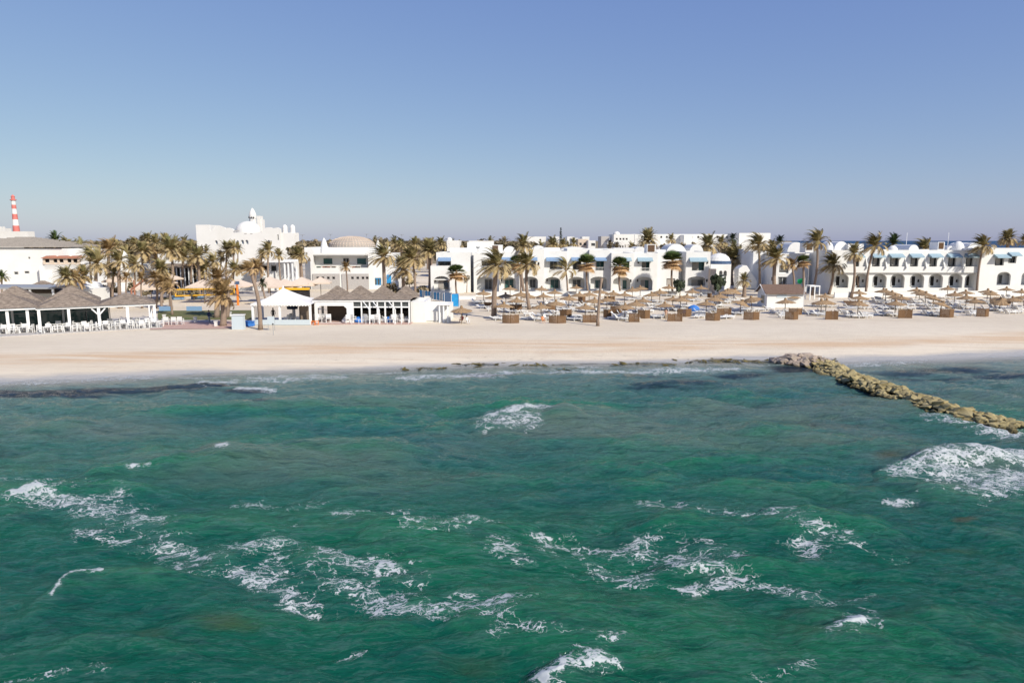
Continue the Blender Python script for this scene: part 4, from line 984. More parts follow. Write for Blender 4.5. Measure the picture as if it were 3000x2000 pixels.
# ---- garden wall along the hotel
def gwall(pts, ztop_px, label, zt=None, mat='white'):
    P0 = [P(*p) for p in pts]; root = P0[0]; m = MB()
    for a, b in zip(P0, P0[1:]):
        d_ = (b-a); L = d_.length; u = d_.normalized(); n_ = Vector((-u.y, u.x, 0)); c = (a+b)/2
        m.obox(c, u, n_, L/2+.1, .15, 0, zt); m.obox(c, u, n_, L/2+.14, .19, zt+.0, zt+.08)
    return tag(m.build('garden_wall', MT[mat]), label, 'wall')
gwall([(1395,868),(1560,867),(1700,866),(1950,866),(2082,866)], 0, 'low white garden wall between the parasols and the central hotel', .85)
gwall([(1245,878),(1392,877)], 0, 'low white wall before the left hotel wing', .6)
gwall([(2445,872),(2620,869),(2800,868),(3050,866)], 0, 'low white terrace wall below the arches of the right hotel', 1.0)

# ---- right hotel
rh = thing('hotel_building', 'white right-hand hotel with a row of arched porches and pale blue awnings', 'hotel', (70,141,0))
YB = 141.5; op = []
cs = [-145,110,340,570,820,1060,1310,1520]
for c in cs: op.append(o4(7,'arch',c-90,c+90,705,885))
ua = [(-20,80),(205,345),(430,585),(690,830),(935,1070),(1170,1310),(1395,1530)]
for a, b in ua: op.append(o4(7,'rect',a+25,b-15,495,618))
wing(rh, Z(6,1452), Z(7,1600), YB, Z(7,0,402)[1], op, dep=10.5, inner=1.7)
for c in cs:
    win(rh, 7, c-80, c-25, 735, 860, YB+1.7, mull=0, glass='dark', frame='paint'); lamp(rh, XY(Z(7,c+20),YB+1.5), 2.7, YB+1.68)
    m = MB(); xa = XY(Z(7,c-25),YB+1); m.box(xa, xa+1.3, YB+1.0, YB+1.6, .55, 1.0); m.build('terrace_bench', MT['lounger_blue' if c in (570,1060,1310) else 'white'], rh)
for a, b in ua:
    awn(rh, 7, a, b+20, 448, 500, YB, out=1.3, mat='awning2'); win(rh, 7, a+35, b-25, 500, 600, YB+.9, mull=1, glass='glass', curtain=True)
for a in [140,385,640,890,1120,1355]:            # sloping privacy walls between balconies
    x = XY(Z(7,a),YB); z0_, z1_ = ZY(Z(7,0,635)[1],YB), ZY(Z(7,0,500)[1],YB); m = MB()
    for s in (0,):
        m.v += [(x,YB-.001,z0_),(x,YB-1.0,z0_),(x,YB-.001,z1_),(x+.22,YB-.001,z0_),(x+.22,YB-1.0,z0_),(x+.22,YB-.001,z1_)]
        for f in ((0,1,2),(3,5,4),(0,3,4,1),(1,4,5,2),(0,2,5,3)): m.f.append(f); m.m.append(0)
    m.build('privacy_wall', MT['white'], rh)
m = MB(); m.box(XY(Z(6,1452),YB-.5), XY(Z(7,1590),YB-.5), YB-.5, YB-.003, ZY(Z(7,0,690)[1],YB), ZY(Z(7,0,640)[1],YB)); m.box(XY(Z(6,1452),YB-.5), XY(Z(7,1590),YB-.5), YB-.5, YB-.35, ZY(Z(7,0,640)[1],YB), ZY(Z(7,0,612)[1],YB))
o = m.build('balcony', MT['white'], rh)
x0,x1,zt,_ = wing(rh, Z(7,1600), Z(7,2300), YB-1.2, Z(7,0,378)[1], [o4(7,'arch',1838,2012,680,850), o4(7,'rect',1790,1905,500,600), o4(7,'arch',2150,2290,680,850), o4(7,'rect',1960,2060,480,570)], dep=12, inner=1.7)
awn(rh, 7, 1765, 1942, 455, 505, YB-1.2, out=1.3, mat='awning2'); awn(rh, 7, 1945, 2080, 428, 480, YB-1.2, out=1.2, mat='awning2'); win(rh, 7, 1795, 1900, 503, 600, YB-.3, curtain=True); win(rh, 7, 1850, 1900, 720, 830, YB+.5, mull=0); win(rh, 7, 1965, 2055, 484, 568, YB-.3)
rdome(rh, 7, 510, 62, 345, 420, 144); rvault(rh, 7, 680, 810, 335, 410, 146); rdome(rh, 7, 1350, 72, 290, 400, 146); rvault(rh, 7, 1430, 1640, 308, 385, 148); rvault(rh, 7, 1170, 1260, 350, 400, 150)
grille(rh, 7, 1060, 1120, 308, 388, 146)
rdome(rh, 6, 1432, 55, 300, 400, 146); rvault(rh, 6, 1480, 1650, 292, 390, 148); rbox(rh, 6, 1650, 1850, 325, 400, 147, 6); grille(rh, 6, 1125, 1200, 320, 400, 147); rvault(rh, 6, 885, 1108, 302, 420, 152)
m = MB()
for px in (Z(7,675), Z(7,1205)):
    x, z = PY(px, 717, 150); m.tube([(x,150,z-1),(x,150,z+2.6)], .05, 6)
m.build('roof_mast', MT['paint'], rh)

# ---- blocks between the hotels
bk = thing('hotel_annex', 'tall white block with a shaded blank side wall behind the beach hut', 'building', (50,150,0))
wing(bk, Z(6,742), Z(6,1170), 150, Z(6,0,445)[1], [o4(6,'rect',795,915,600,700), o4(6,'rect',785,905,745,850)], dep=15)
win(bk, 6, 805, 905, 605, 665, 150.4); win(bk, 6, 790, 890, 750, 845, 150.4, frame='paint'); 
m = MB(); x = XY(Z(6,455),164)
m.box(XY(Z(6,455),157), XY(Z(6,741),152), 157.0, 164.9, 0, ZY(Z(6,0,415)[1],160)); m.build('wall', MT['white'], bk)
x, z = PY(*Z(6,708,770), 150); m = MB(); m.box(x-.2,x+.2,149.9,149.99,z-.4,z+.4); m.build('wall_lamp', MT['dark'], bk)
rdome(bk, 6, 905, 60, 305, 400, 158)
# white lit block with exterior stair
sb = thing('stair_tower', 'white tower with an outside stair slanting down beside the shaded block', 'building', (40,160,0))
wing(sb, Z(6,330), Z(6,450), 166, Z(6,0,392)[1], [], dep=6)
m = MB(); Ys = 155
pts = [Z(6,380,600), Z(6,520,800), Z(6,520,900), Z(6,280,900), Z(6,280,640), Z(6,330,600)]
m.panel([(XY(a,Ys), ZY(b,Ys)) for a, b in pts][::-1], [], Ys, 3.0)
m.build('stair', MT['white'], sb)
# entrance pavilion with blue tiled dome
pv = thing('entrance_pavilion', 'small white pavilion with navy tiled drum, low dome and twin arched windows', 'building', (35,146,0))
wing(pv, Z(5,1880), Z(5,2140), 151, Z(5,0,585)[1], [o4(5,'rarch',1990,2035,665,735), o4(5,'rarch',2045,2090,665,735)], dep=7)
m = MB(); a = Z(5,1985,600); x, z = PY(a[0], a[1], 155); m.lathe([(2.5,z+1.1),(2.1,z+1.9),(1.3,z+2.5),(.2,z+2.8)], (x,155), 20); m.build('dome', MT['white'], pv); m = MB(); m.lathe([(2.6,z-1),(2.6,z+1.1)], (x,155), 20); m.build('tiled_drum', MT['navy'], pv)
gt = thing('arched_gate', 'white freestanding gate with a round arch beside the dark planting', 'gate', (34,141,0))
wing(gt, Z(5,1965), Z(5,2065), 141, Z(5,0,738)[1], [o4(5,'rarch',1985,2040,765,900)], dep=1.2, inner=1.0)
m = MB(); a = Z(5,1875,650); x, z = PY(a[0], a[1], 144); m.box(x, x+1.3, 144, 145, 0, z+.1); m.build('tan_post', MT['canvas'], pv)  # plain post in cream canvas colour
for (n, x, y, Y, r, lab) in [(5,1490,890,137,2.0,'rounded dark green shrub beneath the blank hotel wall'),(5,1990,860,136,2.6,'dark dense shrub beside the arched gate'),(4,510,780,146,1.1,'dry brown bush between the left hotel wings')]:
    a = Z(n, x, y); xx, zz = PY(a[0], a[1], Y); root = thing('shrub', lab, 'shrub', (xx, Y, 0)); c = bpy.data.objects.new('foliage', CR['puff0'].copy()); c.data.materials.clear(); c.data.materials.append(MT['darktree'] if 'dark' in lab else MT['bush']); COL.objects.link(c); c.parent = root; c.scale = (r*.75, r*.7, r); c.location = (0,0,max(.6, zz))
    m = MB(); m.tube([(0,0,0),(.1,0,max(.5,zz))], [.12,.06], 5); m.build('stem', MT['trunk'], root)
gc = MB(); a = Z(6,1030,810); b_ = Z(6,1095,768); x0,z0_ = PY(a[0],a[1],139); x1,z1_ = PY(b_[0],b_[1],139)
for i in range(8):
    u0, u1 = i/8, (i+1)/8; gc.quad((x0+(x1-x0)*u0,139+.1*(i%2),z0_-.1-.3*math.sin(u0*3)),(x0+(x1-x0)*u1,139+.1*((i+1)%2),z0_-.1-.3*math.sin(u1*3)),(x0+(x1-x0)*u1,139+.1*((i+1)%2),z0_+.5+(z1_-z0_-.4)*u1),(x0+(x1-x0)*u0,139+.1*(i%2),z0_+.5+(z1_-z0_-.4)*u0))
tag(gc.build('green_banner', MT['greencloth']), 'bright green cloth hung out beside the fan palm behind the beach hut', 'banner')

# ---- far long hotel and white houses behind
fh = thing('far_hotel', 'long white three-storey hotel on the horizon with a row of tiny arched windows', 'hotel', (50,262,0))
ops = [o4(5,'rarch',x,x+26,222,250) for x in (1230,1300,1370,1500,1540,1620,1700,1780,1860,1945,2005,2065)]
wing(fh, Z(5,640), Z(6,290), 262, Z(5,0,200)[1], ops, dep=14)
wing(fh, Z(6,270), Z(6,668), 250, Z(6,0,186)[1], [], dep=20)
m = MB(); a = Z(5,1580,210); x, z = PY(a[0],a[1],258); m.box(x-1.6, x+1.6, 256, 261.9, 0, z); m.build('stair_tower', MT['white'], fh)
def cube_house(n, x0, x1, y0, Y, label, dome=None, wins=(), dep=9, mat='white2', name='white_house', vault=None):
    a = Z(n, x0, y0); b = Z(n, x1, y0); root = thing(name, label, 'house', (XY((a[0]+b[0])/2, Y), Y, 0))
    op = [o4(n,'rect',*w) for w in wins]; k = root.location.copy()
    r0 = empty('tmp'); wing(r0, a[0], b[0], Y, a[1], op, dep=dep, mat=mat, inner=.8)
    if dome: rdome(r0, n, dome[0], dome[1], dome[2], y0+2, Y+1, mat=mat)
    if vault: rvault(r0, n, vault[0], vault[1], vault[2], y0+2, Y+.5, mat=mat, dep=dep-1)
    for w in wins: win(r0, n, *w, Y+.4, mull=0)
    for ch in list(r0.children): ch.parent = root; ch.matrix_parent_inverse = Matrix.Translation(-k)
    bpy.data.objects.remove(r0)
    return root
cube_house(4,1205,1520,232,290,'wide plain white house on the skyline at the left of the cluster', wins=[(1440,1460,262,285)])
cube_house(4,1590,1690,232,280,'narrow white house left of the lone araucaria')
cube_house(4,1790,1880,232,285,'small white cube house right of the lone araucaria', wins=[(1820,1840,260,285)])
cube_house(4,1930,2060,262,240,'cream house with three small square openings below the skyline', wins=[(1945,1975,310,345),(2000,2035,310,345)], mat='cream')
cube_house(4,2060,2150,280,235,'white house with a brown shutter behind the hotel roof', wins=[(2095,2145,315,352)])
cube_house(5,480,580,228,245,'house with a grey slatted upper floor behind the hotel', mat='stone')
cube_house(5,640,900,205,240,'white domed house with a row of small windows on the skyline', dome=(680,45,165), wins=[(665,690,250,275),(710,735,250,275),(750,775,250,275),(790,815,250,275)])
cube_house(5,560,650,300,215,'low white house with an olive tree before it')
cube_house(5,700,780,300,205,'low white house with three grey doors over the hotel roof', wins=[(712,735,345,400),(745,765,345,400)])
cube_house(4,540,850,285,200,'flat white block behind the left wing roof', wins=[(700,720,310,330)])
cube_house(4,1850,1930,250,270,'white house with a flat parapet behind the cream one')
cube_house(5,240,330,232,275,'pale cube house right of the cream one')
cube_house(4,260,420,280,205,'white domed house peeping over the palms beside the left wing', dome=(290,38,240))
cube_house(1,20,290,470,600,'white keeper building at the foot of the lighthouse', mat='white2', wins=[])
cube_house(5,905,1230,205,255,'white connecting block on the skyline with small windows', wins=[(985,1005,230,255),(1060,1080,230,255)])

# ---- lighthouse
lx, lz = PY(48, 676, 640); ltop = ZY(573, 640); hL = ltop - 0
lh = thing('lighthouse', 'tall lighthouse with red and white bands on the horizon at far left', 'lighthouse', (lx, 640, 0))
zs = [ZY(v, 640) for v in (682, 661, 643, 627, 612, 600, 586, 572)]
rr = [3.5, 2.6, 2.25, 2.05, 1.9, 1.8, 1.75, 1.75]
for i in range(6):
    m = MB(); m.lathe([(rr[i],zs[i] if i else 0),(rr[i+1],zs[i+1])], (0,0), 20); o = m.build('tower_band', MT['red' if i % 2 == 0 else 'white'], lh)
m = MB(); z6 = zs[6]; m.lathe([(2.6,z6-.3),(2.6,z6+.5),(1.5,z6+.5),(1.5,z6+2.9),(1.8,z6+3.0),(.9,z6+4.2),(.1,z6+4.9)], (0,0), 16); m.build('lantern_room', MT['red'], lh)
m = MB(); m.lathe([(3.2,0),(3.2,zs[0]-.5),(2.9,zs[0])],(0,0),16); m.build('base', MT['white'], lh)
a = thing('square_turret', 'short white corner turret beside the lighthouse keeper building', 'building', (XY(17,630),630,0))
m = MB(); w_ = 4; m.box(-w_,w_,-4,4,0,ZY(669,630)); 
for s in (-1,0,1): m.box(s*w_*.7-.9, s*w_*.7+.9, -4, -3, ZY(669,630), ZY(669,630)+1.5)
m.build('wall', MT['white2'], a)

# ---- castle-like palace
YC = 225.0
cz = thing('palace_building', 'white castle-like palace with large dome, pointed turret and arched windows', 'palace', (XY(720,YC),YC,0))
C5 = (560,600,7.35)
def zc(x, y): return 560+x/7.35, 600+y/7.35
def cx_(x): return XY(zc(x,0)[0], YC)
def cz_(y): return ZY(zc(0,y)[1], YC)
ol = [(150,1400),(150,430),(435,430),(445,560),(490,560),(510,500),(560,475),(610,470),(650,450),(700,470),(760,490),(780,525),(800,500),(850,495),(920,515),(960,560),(960,600),(1560,600),(1600,505),(1660,490),(1740,485),(1800,510),(1830,500),(1900,490),(1950,520),(1950,1400)]
def arc_(x0,x1,y0,y1): return arch(cx_(x0), cx_(x1), cz_(y1), cz_(y0), (cx_(x1)-cx_(x0))*.5)
hol = [arc_(535,598,765,850), arc_(1000,1055,765,850), arc_(1095,1160,755,850), arc_(1190,1255,755,850), arc_(1665,1725,760,850), rect(cx_(345),cx_(375),cz_(1110),cz_(1060)), rect(cx_(1885),cx_(1910),cz_(760),cz_(640))]
m = MB(); m.panel([(cx_(x), cz_(y)) for x, y in ol][::-1] if False else [(cx_(x), cz_(y)) for x, y in ol], hol, YC, 1.2)
m.box(cx_(150)+.01, cx_(430), YC+1.2, YC+9, 0, cz_(432)); m.box(cx_(470), cx_(1950), YC+1.2, YC+7, 0, cz_(640)); m.build('wall', MT['white2'], cz)
for (x0_,x1_,y0_,y1_) in [(535,598,765,850),(1000,1055,765,850),(1095,1160,755,850),(1190,1255,755,850),(1665,1725,760,850),(345,375,1060,1110)]:
    window(cz, cx_(x0_), cx_(x1_), cz_(y1_), cz_(y0_), YC+.6, mull=1, glass='navy', frame='paint', bar=.12)
m = MB(); m.lathe([(cx_(1560)-cx_(1280),cz_(640)),(cx_(1560)-cx_(1280),cz_(560))]+[((cx_(1560)-cx_(1290))*math.cos(t), cz_(560)+(cz_(335)-cz_(560))*math.sin(t)) for t in [math.pi/2*i/10*.985 for i in range(0,11)]], (XY(zc(1270,0)[0],YC+10),YC+10), 36); m.build('main_dome', MT['white2'], cz, smooth=False)
def cr_(y): return ZY(zc(0,y)[1], YC+24)
m = MB(); xa = XY(zc(1375,0)[0],YC+24); ra_ = (cx_(1460)-cx_(1290))/2
m.lathe([(ra_*.92,cr_(620)),(ra_*.92,cr_(300)),(ra_*1.05,cr_(290)),(ra_*1.05,cr_(250))],(xa,YC+24),8,.39); m.build('minaret', MT['white2'], cz)
m = MB(); m.lathe([(ra_,cr_(252)),(ra_*.98,cr_(215)),(ra_*.8,cr_(165)),(ra_*.5,cr_(115)),(ra_*.22,cr_(82)),(ra_*.05,cr_(68))],(xa,YC+24),14); m.build('minaret_dome', MT['white2'], cz)
m = MB()
for k in range(3): x = xa+(k-1)*ra_*.62; m.box(x-.22, x+.22, YC+24-ra_*1.12, YC+24-ra_*.9, cr_(288), cr_(262))
m.build('minaret_window', MT['dark'], cz)
m = MB(); m.box(XY(zc(1465,0)[0],YC+26), XY(zc(1530,0)[0],YC+26), YC+26, YC+29, cr_(640), cr_(235)); m.box(XY(zc(1531,0)[0],YC+26.5), XY(zc(1575,0)[0],YC+26.5), YC+26.5, YC+29, cr_(640), cr_(310)); m.build('stepped_tower', MT['white2'], cz)
for xc_, yt in ((2005,425),(2170,425)):
    m = MB(); r_ = (cx_(2060)-cx_(1950))/2; m.lathe([(r_*1.1,cz_(660)),(r_*1.1,cz_(600)),(r_,cz_(590)),(r_,cz_(480)),(r_*.8,cz_(450)),(r_*.3,cz_(yt))],(cx_(xc_),YC+2.2),14); m.build('round_tower', MT['white2'], cz)
m = MB(); m.box(cx_(1950)+.02, cx_(2225), YC+.6, YC+6, 0, cz_(600)); m.build('side_wall', MT['white2'], cz)
m = MB()
for x in (1180,1305): m.box(cx_(x), cx_(x+50), YC-.05, YC+.0, cz_(632), cz_(612))
m.box(cx_(970), cx_(1080), YC-.3, YC-.001, cz_(575), cz_(550)); m.build('cornice', MT['stone'], cz)

# ---- tiled-dome building
YE = 156.0
db = thing('domed_building', 'white two-storey building with a shallow tiled dome and stone-clad lower floor', 'building', (XY(1000,YE),YE,0))
wing(db, Z(3,262), Z(3,1062), YE, Z(3,0,440)[1], [o4(3,'rect',300,1000,465,630)] , dep=14, inner=2.4)
wing(db, Z(3,192), Z(3,1130), YE+3.5, Z(3,0,368)[1], [], dep=16)
win(db, 3, 428, 550, 505, 590, YE+2.35, glass='green_glass', mull=0, frame='paint'); win(db, 3, 855, 980, 505, 590, YE+2.35, glass='green_glass', mull=0, frame='paint'); win(db, 3, 680, 760, 505, 600, YE+2.35, glass='dark', mull=1, frame='paint')
m = MB(); a, b = XY(Z(3,288),YE), XY(Z(3,632),YE); c, d_ = XY(Z(3,662),YE), XY(Z(3,1002),YE); zu = ZY(Z(3,0,705)[1],YE)
hs1 = [rect(XY(Z(3,x),YE), XY(Z(3,x+34),YE), ZY(Z(3,0,772)[1],YE), ZY(Z(3,0,742)[1],YE)) for x in (335,402,470,538)]
hs2 = [rect(XY(Z(3,x),YE), XY(Z(3,x+34),YE), ZY(Z(3,0,772)[1],YE), ZY(Z(3,0,742)[1],YE)) for x in (778,845,912,966)]
m.panel(rect(a,b,0,zu), hs1, YE-.25, .22); m.panel(rect(c,d_,0,zu), hs2, YE-.25, .22); m.build('stone_cladding', MT['stone'], db)
for hh in hs1+hs2: m = MB(); m.box(hh[0][0]-.05, hh[1][0]+.05, YE-.028, YE-.004, hh[0][1]-.05, hh[2][1]+.05); m.build('small_window', MT['dark'], db)
# tiled dome
m = MB(); x = XY(Z(3,800),165); ze = ZY(Z(3,0,362)[1],165); zt_ = ZY(Z(3,0,228)[1],165); rr_ = XY(Z(3,1090),165)-x; hD = zt_-ze; nseg = 22
prof = [(rr_*math.cos(math.pi/2*i/9), ze+hD*math.sin(math.pi/2*i/9)**.9) for i in range(10)]; prof[-1] = (.3, zt_)
m.lathe([(rr_*1.0,ze-.5)]+prof, (x,165+0), nseg*2); m.build('tiled_dome', MT['tileroof'], db)
m = MB()
for i in range(nseg*2):
    t = 2*math.pi*i/(nseg*2); m.tube([(x+r*math.cos(t)*1.003, 165+r*math.sin(t)*1.003, z+.04) for r, z in prof[::2]], .07, 4, False)
for r, z in prof[1:9]:
    m.tube([(x+r*1.003*math.cos(2*math.pi*k/44), 165+r*1.003*math.sin(2*math.pi*k/44), z+.04) for k in range(45)], .07, 4, False)
m.build('dome_rib', MT['canvas'], db)
for (xx, yt, r_) in ((430,248,50),(1120,278,45)):
    a = Z(3, xx, yt); x, z = PY(a[0], a[1], 160); R_ = r_/4.356*160/F; m = MB(); m.lathe([(R_*1.1,z-4.5),(R_*.95,z-2.4),(R_*.65,z-1.1),(R_*.35,z-.4),(.08,z)], (x,160), 16); m.build('cone_dome', MT['white'], db)
# right lean-to with blue window, sloped buttress
m = MB(); x0_, x1_ = XY(Z(3,1062),YE), XY(Z(3,1330),YE); m.panel(rect(x0_, x1_, 0, ZY(Z(3,0,440)[1],YE)), [rect(XY(Z(3,1065),YE), XY(Z(3,1150),YE), ZY(Z(3,0,855)[1],YE), ZY(Z(3,0,760)[1],YE))], YE+1.0, .4); m.box(x0_+.01, x1_, YE+1.4, YE+9, 0, ZY(Z(3,0,445)[1],YE)); m.build('side_wing', MT['white'], db)
win(db, 3, 1065, 1150, 760, 855, YE+1.25, glass='glass', frame='blue2', bar=.16); m = MB(); a, b = PY(*Z(3,1228,840),YE), PY(*Z(3,1280,720),YE); m.box(a[0], b[0], YE+.85, YE+.98, a[1], b[1]); m.build('shutter', MT['blue2'], db)
# terrace furniture on its balcony
for k, (xx, mt) in enumerate([(365,'green_glass'),(440,'terra'),(485,'terra'),(555,'wood'),(820,'terra'),(870,'wood')]):
    a = Z(3, xx, 625); x, z = PY(a[0], a[1], YE+1.2); lab = ['green','terracotta','rust red','brown','reddish','dark wooden'][k]
    zb_ = 0+ (ZY(Z(3,0,440)[1],YE))*.47+.25
    root = thing('balcony_table', lab+' table on the balcony of the tiled-dome building, '+ordn(k)+' from the left', 'table', (x, YE+1.2, zb_))
    m = MB(); m.box(-.6,.6,-.4,.4,.95,1.05); m.build('tabletop', MT[mt], root); m = MB(); m.box(-.5,.5,-.3,.3,0,.95,.1); m.build('base', MT[mt], root)

# ---- left hotel with pyramid roof and loggia
YG = 168.0
lhh = thing('hotel_building', 'white left-hand hotel block with tiled pyramid roof and red-gabled loggia', 'hotel', (XY(100,YG),YG,0))
wing(lhh, -330, Z(1,650), YG, Z(1,0,640)[1], [o4(1,'rect',135,180,872,900), o4(1,'rect',240,290,866,890), o4(1,'rect',292,314,725,745)], dep=18)
for w_ in ((135,180,872,900),(240,290,866,890),(292,314,725,745)): win(lhh, 1, *w_, YG+.3, mull=0)
wing(lhh, Z(1,650), Z(1,962), YG+3, Z(1,0,648)[1], [], dep=12)
wing(lhh, Z(1,390), Z(1,850), YG-2.5, Z(1,0,712)[1]+20, [], dep=2.4, inner=.9)
m = MB(); Yl = YG-2.8
hs = [rect(XY(Z(1,x0),Yl), XY(Z(1,x1),Yl), ZY(Z(1,0,785)[1],Yl), ZY(Z(1,0,745)[1],Yl)) for x0, x1 in ((455,502),(540,580),(600,642),(680,720),(738,780))]
m.panel(rect(XY(Z(1,435),Yl), XY(Z(1,800),Yl), ZY(Z(1,0,800)[1],Yl), ZY(Z(1,0,738)[1],Yl)), hs, Yl, .3); m.build('loggia', MT['cream'], lhh)
m = MB(); m.box(XY(Z(1,440),Yl), XY(Z(1,795),Yl), Yl+.6, Yl+.7, ZY(Z(1,0,790)[1],Yl), ZY(Z(1,0,740)[1],Yl)); m.build('loggia_screen', MT['dark'], lhh)
for x0_, x1_ in ((435,545),(560,672),(690,800)):
    m = MB(); a, b = XY(Z(1,x0_),Yl), XY(Z(1,x1_),Yl); zl, zh = ZY(Z(1,0,738)[1],Yl), ZY(Z(1,0,712)[1],Yl)
    m.v += [(a-.2,Yl-.5,zl),(b+.2,Yl-.5,zl),((a+b)/2,Yl-.5,zh),(a-.2,Yl+3,zl),(b+.2,Yl+3,zl),((a+b)/2,Yl+3,zh)]
    for f in ((0,1,2),(3,5,4),(0,2,5,3),(1,4,5,2),(0,3,4,1)): m.f.append(f); m.m.append(0)
    m.build('loggia_gable', MT['terra'], lhh)
m = MB(); rail(lhh, XY(Z(1,460),Yl), XY(Z(1,790),Yl), ZY(Z(1,0,830)[1],Yl), ZY(Z(1,0,800)[1],Yl), Yl-.2)
m = MB(); xa, xb = XY(-260,YG), XY(Z(1,652),YG); xc = XY(Z(1,312),178); zl, zh = ZY(Z(1,0,628)[1],YG), ZY(Z(1,0,525)[1],178)
N_ = 14
for i in range(N_):
    t0, t1 = i/N_, (i+1)/N_
    def L_(a, b, t): return a+(b-a)*t
    xr = XY(Z(1,285),178)
    m.box(L_(xa, xr, t0), L_(xb, xc, t0), L_(YG-.6, 177, t0), L_(YG+19, 179, t0), zl+(zh-zl)*t0, zl+(zh-zl)*t1+.0)
m.build('roof', MT['tileroof'], lhh)

# ---- white terrace restaurant left of the castle
tr_ = thing('terrace_restaurant', 'flat white restaurant with grey thatched canopy and dark openings left of the castle', 'restaurant', (XY(520,146),146,0))
wing(tr_, Z(1,1510), Z(2,420), 150, Z(2,0,650)[1]-8, [], dep=10); wing(tr_, Z(2,60), Z(2,300), 149, Z(2,0,635)[1]-6, [], dep=5)
m = MB(); a, b = XY(Z(1,1500),142), XY(Z(2,480),142); zl, zh = ZY(Z(2,0,765)[1],142), ZY(Z(2,0,718)[1],147)
for i in range(6):
    t0 = i/6; m.box(a, b, 142+5*t0, 148, zl+(zh-zl)*t0, zl+(zh-zl)*(t0+1/6))
m.build('thatched_canopy', MT['shingle'], tr_)
m = MB(); m.box(a+.2, b-.2, 144.5, 145, 1.0, zl); m.build('interior_shade', MT['dark'], tr_)  # dark slab in place of the shade under the canopy
m = MB()
for i in range(12): x = a+.3+(b-a-.6)*i/11; m.box(x-.09, x+.09, 142.3, 142.48, 0, zl-.005)
m.build('post', MT['paint'], tr_)
# pool-side bar before the castle
pb = thing('pool_bar', 'low white pool bar with long dark openings below the castle', 'bar', (XY(760,150),150,0))
wing(pb, Z(2,870), Z(2,1500), 152, Z(2,0,705)[1], [o4(2,'rect',885,1080,735,790), o4(2,'rect',1090,1250,735,790), o4(2,'rect',1285,1345,735,800)], dep=6, inner=3)
m = MB(); m.box(XY(Z(2,880),152), XY(Z(2,1260),152), 153.5, 153.7, .3, ZY(Z(2,0,735)[1],152)-.1); m.build('interior_shade', MT['dark'], pb)  # dark slab in place of the shade behind the openings
pf = thing('white_pergola_kiosk', 'small white kiosk with three columns beside the pointed white garden tent', 'kiosk', (XY(845,140),140,0))
m = MB()
for x in (1435,1475,1520): xx = XY(Z(2,x),140); m.box(xx-.12, xx+.12, 140, 140.4, 0, ZY(Z(2,0,700)[1],140))
m.build('column', MT['paint'], pf); m = MB(); m.box(XY(Z(2,1425),140), XY(Z(2,1540),140), 139.7, 143, ZY(Z(2,0,700)[1],140)+.004, ZY(Z(2,0,675)[1],140)); m.build('roof', MT['paint'], pf)
gt_ = thing('garden_tent', 'closed pointed white garden parasol left of the tiled-dome building', 'parasol', (XY(Z(2,1565),138),138,0))
m = MB(); m.lathe([(1.5,.3),(1.0,1.8),(.35,3.6),(.05,ZY(Z(2,0,738)[1],138))],(0,0),8); m.build('canopy', MT['tent'], gt_); m = MB(); m.tube([(0,0,0),(0,0,3.4)], .06, 6); m.build('pole', MT['grey'], gt_)
# turret near the left palms
tu = thing('white_turret', 'slim white round-topped turret among the left palms', 'turret', (XY(Z(1,1210),150),150,0))
m = MB(); zt_ = ZY(Z(1,0,650)[1],150); m.lathe([(1.5,0),(1.5,zt_-5.2),(2.0,zt_-5),(1.9,zt_-3.6),(1.6,zt_-3.5),(1.8,zt_-2.2),(1.5,zt_-1.0),(.9,zt_-.3),(.1,zt_)],(0,0),18); m.build('wall', MT['white'], tu)
m = MB(); m.box(.35,.65,-1.9,-1.5,zt_-2.6,zt_-1.7); m.build('slit_window', MT['dark'], tu)
cube_house(1,1280,1385,735,158,'white windowless cube between the turret and the palms', mat='white')
cube_house(1,1240,1420,800,152,'low white shelter with a dark opening under the windowless cube', wins=[(1255,1300,822,860)], mat='white', dep=5)

for root in (ca, rh, bk, sb, pv, gt, fh, db, lhh, tr_, pb, cz, pf):
    for ch in root.children: ch.location = ch.location - root.location
# ================================================================== pavilions on the beach
def hat(mb, x0, x1, y0, y1, z0, z1, n=11):       # stepped pyramid roof made of shingle courses
    cx, cy = (x0+x1)/2, (y0+y1)/2
    for i in range(n):
        t = i/n*.97; dz = (z1-z0)/n; ov = .05
        a, b, c, d_ = x0+(cx-x0)*t, x1+(cx-x1)*t, y0+(cy-y0)*t, y1+(cy-y1)*t
        tp = (x1-x0)/2*.97/n*.72
        mb.box(a-ov, b+ov, c-ov, d_+ov, z0+dz*i, z0+dz*(i+1)+.0, tp)
# ---- left open restaurant
A0 = P(116, 976, 0); A1 = P(459, 957, 0); u = (A1-A0); Lr = u.length; rzr = math.atan2(u.y, u.x); U = Lr/2
lr = thing('beach_restaurant', 'open beach restaurant with white posts and weathered pyramid shingle roofs at far left', 'restaurant', A0, rzr)
EZ = 2.78
def unit(i, j, dy=0, apex=5.2):
    m = MB(); x0 = i*U; y0 = j*U+dy; hat(m, x0-.12, x0+U+.12, y0-.35, y0+U+.1, EZ+.28+j*.04+(i%2)*.013, apex); return m.build('shingle_roof', MT['shingle'], lr)
unit(0,0,apex=4.5); unit(1,0,apex=4.25); unit(0,1,apex=5.05); unit(-1,0,1.4,4.5); unit(-1,1,1.4,5.15); unit(-2,0,1.4,4.5); unit(-2,1,1.4,5.05); unit(-3,0,1.4,4.5); unit(-3,1,1.4,5.05)
def post(x, y, w_=.30, h=EZ, brace=False):
    m = MB(); m.box(x-w_/2, x+w_/2, y-w_/2, y+w_/2, 0, h)
    if brace:
        for s in (-1, 1): m.tube([(x, y, h-.95), (x+s*.75, y, h-.08)], .10, 4)
    m.build('post', MT['paint'], lr)
